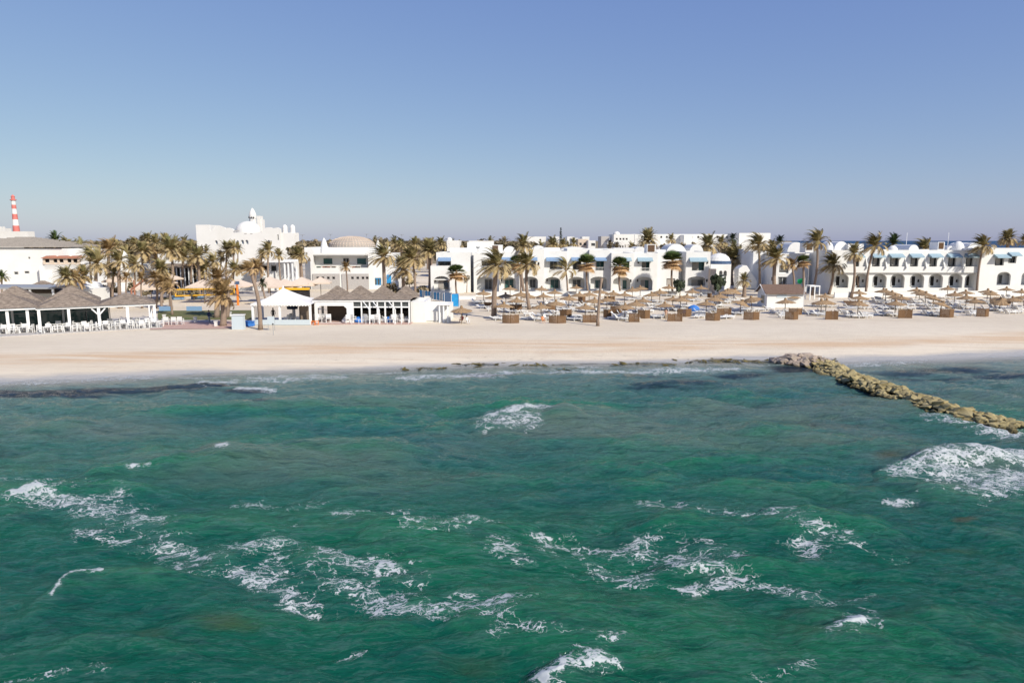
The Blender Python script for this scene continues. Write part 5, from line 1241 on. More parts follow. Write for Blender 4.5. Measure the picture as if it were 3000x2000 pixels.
for k, x in enumerate([.12, U*.5, U, U*1.5, 2*U-.12]): post(x, .1, brace=(k == 2))
for x in (-.95*U, -.5*U, -.12*U-.4, -1.5*U, -2*U, -2.5*U): post(x, 1.6)
for x in (-.5*U, .35*U, U, 2*U-.3): post(x, U*.95, .24)
for x in (0, U*.5, U, 1.5*U, 2*U-.3): post(x, U*1.9, .2)
m = MB(); m.box(-.15, 2*U+.1, -.15, .05, EZ+.003, EZ+.26); m.box(2*U-.1, 2*U+.1, .05, U, EZ+.003, EZ+.26); m.box(-3*U, -.16, 1.2, 1.4, EZ+.003, EZ+.26); m.box(-.15,.05,.05,1.4,EZ+.003,EZ+.26)
m.box(-3*U, 2*U, U-.1, U+.1, EZ+.003, EZ+.22); m.build('eave_beam', MT['paint'], lr)
m = MB(); m.box(-3*U, 2*U+.6, -1.9, U*2+.5, -.25, .10); m.build('deck', MT['stone'], lr)
m = MB(); m.box(-3*U, U*1.0, U*2.0, U*2+.2, .1, EZ+.2); m.box(-3*U,-2.95*U,1.5,U*2,.1,EZ); m.build('back_wall', MT['dark'], lr)  # back wall coloured near-black to stand for the shade inside
m = MB()
for i in range(9):
    x = -2.6*U + i*.42*U
    m.box(x, x+.40*U, U*.97, U*.97+.05, .3, EZ-.1)
m.build('glass_screen', MT['green_glass'], lr)
m = MB()
for i in range(10): x = -2.6*U+i*.42*U; m.box(x-.06, x+.02, U*.96, U*.96+.09, .1, EZ)
m.box(-2.6*U, 1.17*U, U*.96-.02, U*.96+.02, 1.9, 1.97); m.build('glazing_bar', MT['grey'], lr)
m = MB(); m.box(-.75*U, .8*U, U*1.5, U*1.6, .1, 1.2); m.build('bar_counter', MT['wood'], lr)
lrm = Matrix.Translation(A0) @ Matrix.Rotation(rzr, 4, 'Z')
# green awning roof further back-left
gr = thing('flat_canopy', 'flat grey-green canopy roof behind the shingle roofs at far left', 'canopy', P(60, 890, 0) + Vector((-2,20,0)))
a = PY(-120, 842, 104); b = PY(150, 842, 104); m = MB(); m.box(a[0]-gr.location.x, b[0]-gr.location.x, 104-gr.location.y-0, 112-gr.location.y, a[1]-.25, a[1]); m.build('roof', MT['green_glass'] if False else MT['grey'], gr)
m = MB()
for i in range(5): x = a[0]+(b[0]-a[0])*i/4-gr.location.x; m.box(x-.12,x+.12,104.2-gr.location.y,104.44-gr.location.y,0,a[1]-.25)
m.build('post', MT['paint'], gr)
# small brown hip roof + white vaulted sheds behind the restaurant
sh_ = thing('tiled_shed', 'small shed with brown hipped roof between the left hotel and the shingle roofs', 'shed', (XY(126,112),112,0))
a = ZY(822,112); m = MB(); hat(m, -3.4, 3.4, -2.5, 2.5, a-1.9, a, 8); m.build('roof', MT['shingle'], sh_); m = MB(); m.box(-2.8,2.8,-2,2,0,a-1.9); m.build('wall', MT['white'], sh_)
wt = thing('white_shed', 'white shed with a curved roof right behind the shingle roofs', 'shed', (XY(252,112),112,0))
m = MB(); zt_ = ZY(826,112); m.box(-2.6,2.0,-1.5,3,0,zt_-1.0); m.vault(-2.6,1.0,-1.5,3,zt_-1.0,1.0); m.build('wall', MT['white'], wt)
# ---- chairs and tables (white plastic)
def chair_mb():
    m = MB(); m.box(-.24,.24,-.24,.24,.40,.46)
    for s in (-1,1):
        m.box(s*.24-.025,s*.24+.025,-.25,-.20,0,.64); m.box(s*.24-.025,s*.24+.025,.20,.25,0,.88); m.box(s*.24-.03,s*.24+.03,-.25,.25,.64,.69)
    m.box(-.26,.26,.19,.24,.52,.92); return m
cproto = None; CH = []
def chair(p, rz, grp, cat='chair', mat='plastic', s=1.0):
    global cproto
    if cproto is None: cproto = chair_mb().build('armchair', MT[mat]); o = cproto
    else: o = cproto.copy(); COL.objects.link(o)
    o.location = p; o.rotation_euler = (0,0,rz); o.scale = (s,s,s); tag(o, 'x', cat, grp); CH.append(o); return o
def table(p, label, group, w_=.8):
    root = thing('dining_table', label, 'table', p, rzr, group)
    m = MB(); m.box(-w_/2,w_/2,-w_/2,w_/2,.70,.75); m.build('tabletop', MT['plastic'], root)
    for s in (-1,1):
        for t in (-1,1): m = MB(); m.box(s*w_*.42-.03,s*w_*.42+.03,t*w_*.42-.03,t*w_*.42+.03,0,.70); m.build('leg', MT['plastic'], root)
rc = random.Random(3); tn = 0
for (xx, yy) in [(.9,-.9),(2.9,-.9),(4.9,-1.0),(6.9,-.9),(8.8,-1.0),(10.6,-.9),(12.2,-1.0),(1.8,1.6),(4.4,1.7),(7.4,1.6),(9.6,1.5),(11.3,1.7),(-1.6,.5),(-3.6,.4),(-5.6,.5),(-7.6,.4),(-9.6,.5),(-3,2.9),(-6,2.8)]:
    p = lrm @ Vector((xx, yy, .10)); table(p, 'white square dining table, %s along the left restaurant terrace' % ordn(tn), 'white tables at the left restaurant'); tn += 1
    for (dx, dy, rz) in ((-.75,0,math.pi/2),(.75,0,-math.pi/2),(0,.72,0)) if tn % 3 else ((-.75,.1,math.pi/2),(.75,-.1,-math.pi/2),(.1,-.75,math.pi)):
        chair(lrm @ Vector((xx+dx, yy+dy, .10)), rzr+rz+rc.uniform(-.4,.4), 'white armchairs at the beach restaurants', s=1.1)
for px, py in ((490,952),(512,952),(530,951)):
    chair(P(px,py,0), math.pi+rc.uniform(-.1,.1), 'white armchairs at the beach restaurants', s=1.2)
# ---- white tent
T0 = P(743, 952, 0); T1 = P(913, 951, 0); Wt = (T1.x-T0.x); 
tt_ = thing('party_tent', 'large open white canvas tent with a peaked roof between palm and beach bar', 'tent', T0)
Dt = 6.0; ez = ZY(891, T0.y); xl = -1.9
m = MB(); c0, c1, c2, c3 = (-.2,-.2,ez),(Wt+.2,-.2,ez),(Wt+.1,Dt,ez+.1),(-1.0,Dt,ez+.1)
ap = (XY(830,T0.y+3)-T0.x, 3.0, ZY(843,T0.y+3)); NS = 8
for A_, B_ in ((c0,c1),(c1,c2),(c2,c3),(c3,c0)):
    for i in range(NS):
        for j in range(6):
            def pt(a_, t):
                e = Vector(A_).lerp(Vector(B_), a_); q_ = e.lerp(Vector(ap), t); q_.z -= .38*math.sin(math.pi*t)*(1-.3*abs(2*a_-1)); return q_
            m.quad(pt(i/NS,j/6), pt((i+1)/NS,j/6), pt((i+1)/NS,(j+1)/6), pt(i/NS,(j+1)/6))
m.tube([(ap[0],ap[1],ap[2]-.3),(ap[0],ap[1],ap[2]+.35)], [.25,.03], 8)
m.build('canvas_roof', MT['tent'], tt_)
m = MB()
n_ = 40
for i in range(n_):
    x0_ = -.2+(Wt+.4)*i/n_; x1_ = -.2+(Wt+.4)*(i+1)/n_; d0, d1 = (.16 if i%2 else .24), .2
    m.quad((x0_,-.21,ez+.05),(x1_,-.21,ez+.05),(x1_,-.24,ez-d0),(x0_,-.24,ez-d0))
m.quad((-.2,-.21,ez+.05),(-1.0,Dt,ez+.1),(-1.0,Dt,ez-.2),(-.2,-.21,ez-.2)); m.build('valance', MT['tent'], tt_)
for x, y in ((.0,0),(Wt*.47,0),(Wt,0),(-.9,Dt-.1),(Wt*.47,Dt-.1),(Wt,Dt-.1)):
    m = MB(); m.box(x-.14,x+.14,y-.12,y+.12,0,ez); m.build('pole', MT['paint'], tt_)
m = MB()
for i in range(8): m.tube([(-.1-.8*i/8, Dt*i/8, .02),(-.1-.8*i/8, Dt*i/8, ez)], .03, 4)
m.build('side_curtain', MT['grey'], tt_)
m = MB(); m.box(Wt*.78, Wt*.97, 1.2, 1.35, 0, ez-.1); m.build('dark_curtain', MT['wood'], tt_); m = MB(); m.box(Wt*.62,Wt*.97,4.5,4.7,0,ez-.2); m.build('dark_curtain', MT['wood'], tt_)
m = MB(); m.box(-1.4, Wt+.3, -.3, Dt+.4, -.1, .06); m.build('deck', MT['stone'], tt_)
m = MB(); m.box(0, Wt, -.35, -.32, .06, .75); m.build('glass_balustrade', MT['palepaint'], tt_)
def atT(px, py, z=.06): return P(px, py, z)
for k, (px, py) in enumerate([(842,945),(858,941),(872,945)]): chair(atT(px,py), rc.uniform(0,6), 'white armchairs at the beach restaurants', s=1.2)
table(atT(857,944), 'white table inside the big white tent', 'white tables at the beach bar')
bl = thing('folded_parasol', 'dark blue closed parasol standing inside the white tent', 'parasol', atT(858,936))
m = MB(); m.lathe([(.75,1.5),(.8,1.9),(.4,2.6),(.08,3.0)],(0,0),10); m.build('canopy', MT['clothd'], bl); m = MB(); m.tube([(0,0,0),(0,0,2.9)], .04, 6); m.build('pole', MT['grey'], bl)
# ---- beach bar
YJ = 91.5; jx0 = XY(918,YJ,2); jx1 = XY(1200,YJ,2); LJ = jx1-jx0; UJ = LJ/4
jb = thing('beach_bar', 'glazed white beach bar with weathered shingle pyramid roofs right of the tent', 'bar', (jx0, YJ, 0))
jz = ZY(884, YJ)
for i in range(4):
    for j in range(2):
        m = MB(); s_ = (0,.15,-.05,.1)[i]; hat(m, i*UJ-.1+j*UJ*.1, (i+1)*UJ+.1+j*UJ*.1, -.2+j*UJ*1.1, UJ*1.15*(j+1), jz+.30+.012*((i+j)%2), (3.95,3.9,4.0,3.9)[i]+j*.72+s_*.5, 9); m.build('shingle_roof', MT['shingle'], jb)
m = MB(); m.box(-.1, LJ+.1, -.1, .1, jz+.004, jz+.26)
m.panel([(.15,.0),(LJ*.405,.0),(LJ*.405,jz),(.15,jz)] , [[(.55,.08),(LJ*.345,.08),(LJ*.345,jz-.9),(LJ*.315,jz-.55),(.95,jz-.55),(.55,jz-.9)]], .0, .2)
m.box(LJ*.405, LJ+.0, .02, .16, jz-.80, jz-.62); m.build('front_frame', MT['paint'], jb)
for t in (.41,.50,.585,.665,.745,.83,.915,.995): m = MB(); m.box(LJ*t-.09, LJ*t+.09, -.02, .18, .0, jz); m.build('post', MT['paint'], jb)
for t in (.70,.865,.60): m = MB(); m.box(LJ*t-.07, LJ*t+.07, -1.25, -1.10, 0, 2.0); m.tube([(LJ*t,-1.17,1.95),(LJ*(t-.085),.0,jz+.1)], .07, 4); m.build('brace_post', MT['paint'], jb)
m = MB(); m.box(LJ*.41, LJ*.995, .10, .13, jz-.62, jz-.02); m.build('upper_glazing', MT['glass'], jb)
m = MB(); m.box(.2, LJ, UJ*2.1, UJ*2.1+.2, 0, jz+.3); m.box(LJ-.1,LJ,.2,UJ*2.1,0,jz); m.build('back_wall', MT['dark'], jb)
m = MB(); m.box(.8, LJ*.34, UJ*1.2, UJ*1.3, .05, jz-.6); m.box(LJ*.43,LJ*.95,UJ*1.4,UJ*1.5,.05,1.2); m.build('bar_shelf', MT['wood'], jb)
m = MB(); m.box(-.3, LJ+.3, -1.6, UJ*2.2, -.2, .05); m.build('deck', MT['pinkpave'], jb)
m = MB()
for i in range(9): x = LJ*(.42+.58*i/8); m.box(x, x+.05, -1.55, -1.5, .05, .7)
m.box(LJ*.42, LJ, -1.54, -1.51, .66, .70); m.build('low_railing', MT['paint'], jb)
for k, (px, py) in enumerate([(928,943),(940,944),(955,943),(962,944),(1018,946),(1034,945),(1090,946),(1106,945),(1112,943),(1160,944),(1174,943),(1150,945),(1075,944)]): chair(P(px,py,.06), rc.uniform(-.6,.6)+math.pi, 'white armchairs at the beach restaurants', s=1.25)
for k, (px, py) in enumerate([(947,941),(1026,943),(1098,942),(1167,941)]): table(P(px,py,.06), 'white table, %s from the left along the beach bar front' % ordn(k), 'white tables at the beach bar')
for i, o in enumerate(sorted(CH, key=lambda o: proj(*o.location)[0])):
    px = proj(*o.location)[0]
    if px < 465: o['label'] = 'white plastic armchair, %s from the left at the far-left restaurant terrace' % ordn(i)
    elif px < 700: o['label'] = 'white armchair set alone on paving right of the left restaurant, %s of all chairs' % ordn(i)
    else: o['label'] = 'white armchair, %s from the left of all chairs, at tent or beach bar' % ordn(i)
# white annex right of the bar
YK = 93.0
an = thing('bar_annex', 'low white flat-roofed annex at the right end of the beach bar', 'building', (XY(1205,YK),YK,0))
wing(an, 1202, 1245, YK-.6, 884, [], dep=7); 
wing(an, 1245, 1318, YK, 893, [], dep=5)
m = MB()
for px in (1288,1300,1312): x = XY(px,YK-.8,1); m.box(x-.09,x+.09,YK-1,YK-.8,0,ZY(893,YK-1))
m.box(XY(1284,YK-1),XY(1318,YK-1),YK-1.1,YK-.02,ZY(892,YK),ZY(889,YK)); m.build('porch', MT['paint'], an)
m = MB(); m.box(XY(1240,YK), XY(1283,YK), YK-.12, YK-.003, .2, 1.6); m.build('counter_hatch', MT['tent'], an)
def beanbag(px, py, mat, label, s=1.0):
    m = MB(); m.lathe([(.30,.0),(.46,.10),(.48,.28),(.36,.46),(.18,.62),(.05,.68)],(0,0),12); o = m.build('bean_bag', MT[mat], smooth=True); o.location = P(px,py,0); o.scale = (s*1.15,s,s); tag(o, label, 'bean bag', 'bean bags in front of the beach bar')
for k, (px, py, c) in enumerate([(1016,946,'cushion'),(1052,945,'blue'),(1066,943,'blue'),(1078,944,'cushion'),(1102,944,'cushion'),(1128,944,'cushion'),(1141,944,'blue'),(1175,943,'cushion'),(1190,943,'cushion'),(1228,942,'cushion'),(1238,942,'cushion'),(1262,935,'blue'),(1272,935,'blue')]):
    beanbag(px, py, c, '%s bean bag, %s from the left before the beach bar' % ('blue' if c == 'blue' else 'white', ordn(k)), 1.25)
# kiosk stand, sign, orange stand
ks = thing('kiosk_cabinet', 'pale blue and white cabinet standing left of the white tent', 'cabinet', P(704, 964, 0)); m = MB(); m.box(-.9,.55,-.4,.4,.0,1.75,.04); m.build('body', MT['palepaint'], ks); m = MB(); m.box(-.95,.6,-.45,.45,1.76,1.86); m.build('top', MT['paint'], ks)
kb = thing('blue_crate', 'royal blue bench crate beside the pale kiosk cabinet', 'crate', P(724, 955, 0)); m = MB(); m.box(-.9,.9,-.35,.35,.03,.55,.04); m.build('body', MT['blue'], kb); m = MB(); m.box(-.95,.95,-.4,.4,.56,.64); m.build('lid', MT['blue'], kb)
sg = thing('sign_board', 'blank grey-blue sign board on two thin posts in the sand before the tent', 'sign', P(795, 968, 0))
m = MB(); m.box(-.42,.42,-.03,.03,.85,1.75); m.build('board', MT['palepaint'], sg)
for s in (-.38,.42): m = MB(); m.tube([(s,.05,0),(s,.05,1.75)], .03, 6); m.build('post', MT['grey'], sg)
st = thing('slim_pole', 'thin dark pole with a ball stuck in the sand next to the sign board', 'pole', P(801, 981, 0)); m = MB(); m.tube([(0,0,0),(0,0,1.3)], .03, 6); m.build('shaft', MT['grey'], st); m = MB(); m.lathe([(.05,1.2),(.1,1.28),(.05,1.38),(.01,1.4)],(0,0),8); m.build('knob', MT['dark'], st)
for k, (px, col) in enumerate([(918,'dark brown-red'),(929,'bright')]):
    o_ = thing('orange_stool', col+' orange stool by the tent corner', 'stool', P(px, 952, 0), group='orange stools by the tent corner'); m = MB(); m.box(-.2,.2,-.2,.2,.5,.56); m.build('seat', MT['orange'], o_)
    for s in (-1,1):
        for t in (-1,1): m = MB(); m.box(s*.17-.025,s*.17+.025,t*.17-.025,t*.17+.025,0,.5); m.build('leg', MT['orange'], o_)
# ---- garden: lawn, path, sports court
def flat(name, pts, z, mat, kind='structure', label=None, cat=None):
    m = MB(); m.quad(*[tuple(P(*p, 0).to_2d())+(z,) for p in pts]); o = m.build(name, mat); tag(o, label, cat, kind=kind); return o
gm_ = NT('lawn_grass'); c_ = gm_.mix(gm_.ss(gm_.noise(.5,5,.65,(.4,1,1)), .4, .62), (.16,.14,.055), (.085,.115,.03)); gm_.link(c_, gm_.b.inputs['Base Color']); gm_.b.inputs['Roughness'].default_value = .95
bb = gm_.bump(gm_.noise(14,3,.7), .8, .08); gm_.link(bb.outputs[0], gm_.b.inputs['Normal'])
flat('lawn', [(462,938),(745,936),(745,909),(462,911)], .045, gm_.m); flat('lawn', [(465,877),(520,877),(520,871),(465,872)], .05, gm_.m)
flat('paved_path', [(440,966),(720,962),(730,946),(640,939),(440,944)], .05, MT['pinkpave'])
flat('paved_path', [(462,945),(640,942),(640,939),(462,940)], .055, MT['stone'])
flat('hotel_terrace', [(240,868),(900,868),(900,800),(240,800)], .03, M('terrace_paving', (.50,.46,.42), .9, col2=(.42,.38,.34), scale=1.0))
# yellow frame of the inflatable court
yf = thing('sports_court_frame', 'yellow tube frame of a small sports court on the sand', 'frame', P(600, 866, 0))
def yb(px, py, Y): a = PY(px, py, Y); return (a[0]-yf.location.x, Y-yf.location.y, a[1])
m = MB(); YY = 127
for (x0_,y0_,x1_,y1_) in [(235,1003,880,992),(235,1072,880,1052),(880,988,880,1052),(858,990,858,1050),(240,1000,240,1075)]:
    a = Z(2,x0_,y0_); b = Z(2,x1_,y1_); m.tube([yb(*a,YY), yb(*b,YY)], .13, 6)
m.build('tube_frame', MT['yellow'], yf)
for px in (540,600,660): a = yb(px, 868, YY); m = MB(); m.tube([(a[0],a[1],0),(a[0],a[1],3.0)], .05, 5); m.build('upright', MT['grey'], yf)
for k, (x0_,x1_,yy) in enumerate([(60,190,1225),(360,528,1225),(200,330,1100),(410,560,1098)]):
    a = P(*Z(2,x0_,yy+12)); b = P(*Z(2,x1_,yy+12)); m = MB(); m.box(0, b.x-a.x, 0, .1, .05, .75); o = m.build('boundary_board', MT['lounger_blue']); o.location = a
    tag(o, 'low blue-grey boundary board at the %s of the sand court' % ['front left','front middle','back left','back middle'][k], 'board', 'boundary boards of the sand court')
yp = thing('orange_flag_pole', 'bright orange post with a purple top standing on the sand court', 'post', P(*Z(2,925,1172))); m = MB(); m.tube([(0,0,0),(0,0,3.6)], [.22,.17], 8); m.build('shaft', MT['orange'], yp); m = MB(); m.box(-.35,.35,-.2,.2,3.6,4.1); m.build('cap', MT['navy'], yp)
by = thing('long_flower_bed', 'long low yellow-edged planter below the cream parasols', 'planter', P(860,868,0)); m = MB(); a = PY(*Z(2,1370,1000),118); b = PY(*Z(2,1690,985),118); m.box(a[0]-by.location.x, b[0]-by.location.x, 118-by.location.y, 119-by.location.y, a[1]-.1, a[1]+.25); m.build('edge', MT['yellow'], by); m = MB(); m.box(a[0]-by.location.x, b[0]-by.location.x, 118.2-by.location.y, 119-by.location.y, 0, a[1]-.1); m.build('bed', MT['dark'], by)
# pool band
pm = M('pool_tile', (.10,.30,.45), .3, col2=(.2,.42,.55), scale=1)
po = thing('pool_wall', 'pale blue pool surround with a dark upright pole, above the yellow frame', 'pool', P(560, 850, 0)); a = P(505,856,0); b = P(600,856,0); m = MB(); m.box(a.x-po.location.x, b.x-po.location.x, a.y-po.location.y, a.y-po.location.y+6, 0, .8); m.build('basin', pm, po); m = MB(); m.tube([(a.x+2.5-po.location.x,a.y-.3-po.location.y,0),(a.x+2.5-po.location.x,a.y-.3-po.location.y,2.5)], .12, 6); m.build('pole', MT['clothd'], po)
# cream square parasols
def cream(n, x, y, Y, w_, label):
    a = Z(n, x, y); xx, zz = PY(a[0], a[1], Y); root = thing('garden_parasol', label, 'parasol', (xx, Y, 0), rc.uniform(-.15,.15), 'cream square parasols by the pool')
    m = MB(); hw = w_/2; hgt = w_*.26; c_ = [(-hw,-hw),(hw,-hw),(hw,hw),(-hw,hw)]
    for i in range(4):
        p, q_ = c_[i], c_[(i+1)%4]; m.quad((p[0],p[1],zz-hgt),(q_[0],q_[1],zz-hgt),(0,0,zz)); m.quad((p[0],p[1],zz-hgt),(q_[0],q_[1],zz-hgt),(q_[0],q_[1],zz-hgt-.22),(p[0],p[1],zz-hgt-.22))
    m.build('canopy', MT['canvas'], root); m = MB(); m.tube([(0,0,0),(0,0,zz-.1)], .06, 6); m.build('pole', MT['wood'], root)
for k, a in enumerate([(2,540,890,122,4.6),(2,920,885,122,4.6),(2,1270,858,124,5.2),(2,1430,885,121,4.8),(2,1620,862,121,5.0),(3,385,745,121,3.6),(1,1180,905,125,4.0),(1,1500,955,124,5.4),(2,60,860,128,4.5),(1,1650,880,130,4.5)]):
    cream(*a, 'cream square parasol, %s of the garden row by the pool' % ['leftmost visible behind the path palms','above the orange post','left of the leaning tent pair','middle above the planter','right beside the tiled-dome building','small one before the stone cladding','half hidden behind left palm trunks','peach one by the red beam','one before the terrace restaurant','one left of the terrace restaurant'][k])
rb = thing('slanting_beam', 'dark red slanting beam structure among the left palms', 'play structure', (XY(415,118),118,0)); m = MB(); a = PY(*Z(1,1310,1050),118); b = PY(*Z(1,1430,960),118); c = PY(*Z(1,1335,955),118); ox = rb.location.x
m.tube([(a[0]-ox,0,0),(a[0]-ox,0,a[1])], .15, 6); m.tube([(a[0]-ox,0,a[1]),(b[0]-ox,0,b[1])], .16, 6); m.tube([(a[0]-ox+.5,0,0),(c[0]-ox,0,c[1])], .12, 6); m.build('beam', MT['terra'], rb)
# low stone-white wall posts along the path
for k, (x, y) in enumerate([(118,1330),(457,1360),(682,1405),(838,1300)]):
    p = P(*Z(2,x,y)); o_ = thing('path_bollard', 'short cream bollard light, %s from the left along the garden path' % ordn(k), 'bollard', p, group='cream bollards along the path'); m = MB(); m.box(-.16,.16,-.16,.16,0,.6,.01); m.build('body', MT['tent'], o_); m = MB(); m.box(-.2,.2,-.2,.2,.61,.72); m.build('cap', MT['tent'], o_)

# ================================================================== beach hut
Yh = P(*Z(6,650,1135)).y; hx0 = XY(Z(6,640),Yh,1.2); hx1 = XY(Z(6,1105),Yh,1.2); wz = ZY(Z(6,0,945)[1],Yh); rz_ = ZY(Z(6,0,850)[1],Yh+2.2)
hut = thing('beach_hut', 'small white hut with brown tiled gable roof standing among the parasols', 'hut', (hx0, Yh, 0)); LH = hx1-hx0; DH = 4.4
m = MB(); m.box(0, LH, 0, DH, 0, wz); x_ = -.0
m.v += [(0,0,wz),(0,DH,wz),(0,DH/2,rz_-.12),(.3,0,wz),(.3,DH,wz),(.3,DH/2,rz_-.12)]; n = len(m.v)-6
for f in ((0,1,2),(3,5,4)): m.f.append(tuple(n+i for i in f)); m.m.append(0)
m.build('wall', MT['white'], hut)
m = MB(); ov = .45; t_ = .14
for s in (0, 1):
    ya, yb_ = (-ov, DH/2) if s == 0 else (DH+ov, DH/2); dz = (rz_-wz)/(DH/2)*ov
    m.v += [(-ov,ya,wz-dz),(LH+ov*.6,ya,wz-dz),(LH+ov*.6,yb_,rz_),(-ov,yb_,rz_),(-ov,ya,wz-dz+t_),(LH+ov*.6,ya,wz-dz+t_),(LH+ov*.6,yb_,rz_+t_),(-ov,yb_,rz_+t_)]; n = len(m.v)-8
    for f in ((0,1,2,3),(4,5,6,7),(0,1,5,4),(1,2,6,5),(3,0,4,7)): m.f.append(tuple(n+i for i in f)); m.m.append(0)
m.build('tiled_roof', MT['brown_tile'], hut)
m = MB(); m.tube([(-ov-.03,-ov,wz-.3),(-ov-.03,DH/2,rz_+.12),(-ov-.03,DH+ov,wz-.3)], .07, 4); m.build('bargeboard', MT['paint'], hut)
m = MB(); m.box(-.05,-.005,1.2,2.6,.6,1.9); m.build('serving_hatch', MT['glass'], hut)
m = MB(); m.box(1.6,3.2,-.05,-.005,wz-.85,wz-.35); m.build('pale_blue_stripe', MT['palepaint'], hut)
pg = thing('white_pergola', 'slender white post frame right of the beach hut', 'pergola', P(*Z(6,1185,1040)))
Yp = pg.location.y; xa = 0; xb = XY(Z(6,1320),Yp)-pg.location.x; zt_ = ZY(Z(6,0,870)[1],Yp)
for x, y in ((0,0),(xb,0),(0,2),(xb,2)): m = MB(); m.box(x-.08,x+.08,y-.08,y+.08,0,zt_); m.build('post', MT['paint'], pg)
m = MB(); m.box(-.1,xb+.1,-.1,.1,zt_+.003,zt_+.2); m.box(-.1,xb+.1,1.9,2.1,zt_+.003,zt_+.2); m.box(-.1,.1,.1,1.9,zt_+.003,zt_+.2); m.box(xb-.1,xb+.1,.1,1.9,zt_+.003,zt_+.2); m.build('top_frame', MT['paint'], pg)
tp = thing('tall_white_mast', 'thin tall white mast rising beside the beach hut', 'mast', P(*Z(6,1100,1180))); m = MB(); m.tube([(0,0,0),(0,0,5.2)], [.05,.03], 6); m.build('shaft', MT['paint'], tp); m = MB(); m.box(-.25,.25,-.25,.25,0,.12); m.build('foot', MT['grey'], tp)

# ---- blue canvas fence and blue tarp left of the parasols
bf = thing('blue_canvas_fence', 'blue and white canvas fence slanting behind the bar annex', 'fence', P(*Z(3,1660,1000)))
a0 = P(*Z(3,1655,990)); 
def bp_(px_, py_, zz): return P(*Z(3,px_,py_), 0)
fp = [P(*Z(3,1655,1010)), P(*Z(3,1990,1070))]
n = 9
for i in range(n):
    a = fp[0].lerp(fp[1], i/n)-bf.location; b = fp[0].lerp(fp[1], (i+.86)/n)-bf.location; tgt = MB()
    tgt.quad((a.x,a.y,.15),(b.x,b.y,.15),(b.x,b.y,1.5),(a.x,a.y,1.5)); tgt.quad((a.x,a.y+.04,1.5),(b.x,b.y+.04,1.5),(b.x,b.y+.04,.15),(a.x,a.y+.04,.15)); tgt.build('fabric_panel', MT['blue2' if i % 3 != 1 else 'palepaint'], bf)
for i in range(n+1): a = fp[0].lerp(fp[1], i/n)-bf.location; m = MB(); m.tube([(a.x,a.y,0),(a.x,a.y,1.6)], .05, 5); m.build('post', MT['paint'], bf)
bt = thing('blue_shelter', 'bright blue box-shaped canvas shelter at the right end of the canvas fence', 'shelter', P(*Z(4,335,1120))); m = MB(); wd_ = XY(Z(4,410),bt.location.y)-bt.location.x; m.box(-.25, wd_, 0, 1.8, 0, 2.0, .10); m.build('canvas', MT['blue2'], bt); m = MB()
for x in (-.25, wd_): m.tube([(x,-.05,0),(x,-.05,2.1)], .05, 5)
m.build('pole', MT['paint'], bt)
bt2 = thing('dark_blue_panel', 'dark blue canvas panel between the fence and the bright blue shelter', 'canvas screen', P(*Z(4,280,1085))); m = MB(); m.box(-.7,.6,0,.08,.1,1.9); m.build('canvas', MT['navy'], bt2); m = MB(); m.tube([(-.75,.04,0),(-.75,.04,2)], .05, 5); m.build('pole', MT['paint'], bt2)

# ================================================================== parasols
def parasol_meshes(seed):
    r = random.Random(seed); m = MB(); k = 26
    prof = [(.10,2.42),(.16,2.25),(.14,2.12),(.45,2.0),(.85,1.84),(1.15,1.72)]
    n0 = len(m.v)
    rr = [r.uniform(.93,1.06) for _ in range(k)]
    for ir, (rad, z) in enumerate(prof):
        for j in range(k):
            t = 2*math.pi*j/k; f = rr[j] if ir > 3 else 1
            zz = z - (r.uniform(0,.12) if ir == 5 else 0) - (.03 if (j%2 and ir > 2) else 0); m.v.append((rad*f*math.cos(t), rad*f*math.sin(t), zz))
    for i in range(len(prof)-1):
        for j in range(k): j2 = (j+1)%k; m.f.append((n0+i*k+j,n0+i*k+j2,n0+(i+1)*k+j2,n0+(i+1)*k+j)); m.m.append(0)
    # loose straw fringe
    for j in range(k*2):
        t = math.pi*j/k+r.uniform(-.05,.05); a = 1.08; L_ = r.uniform(.12,.28); c, s = math.cos(t), math.sin(t); wv = .06
        m.quad((a*c-wv*s,a*s+wv*c,1.76),(a*c+wv*s,a*s-wv*c,1.76),((a+L_*.8)*c,(a+L_*.8)*s,1.76-L_*.9))
    me = m.build('thatch', MT['straw']).data
    m2 = MB(); m2.v = [(x,y,z-.06) for x,y,z in m.v[n0+k*3:n0+k*6]]
    for i in range(2):
        for j in range(k): j2 = (j+1)%k; m2.f.append((i*k+j,(i+1)*k+j,(i+1)*k+j2,i*k+j2)); m2.m.append(0)
    return me
TH = [parasol_meshes(200+i) for i in range(4)]
for o in [o for o in bpy.data.objects if o.name.startswith('thatch') and o.parent is None]: bpy.data.objects.remove(o)
m = MB(); m.tube([(0,0,0),(0,0,2.3)], .045, 6)
for k_ in range(6):
    t = k_*math.pi/3; m.tube([(0,0,1.55),(.95*math.cos(t),.95*math.sin(t),1.74)], .02, 4)
po_ = m.build('pole', MT['wood']); POLE = po_.data; bpy.data.objects.remove(po_)
PAR = []
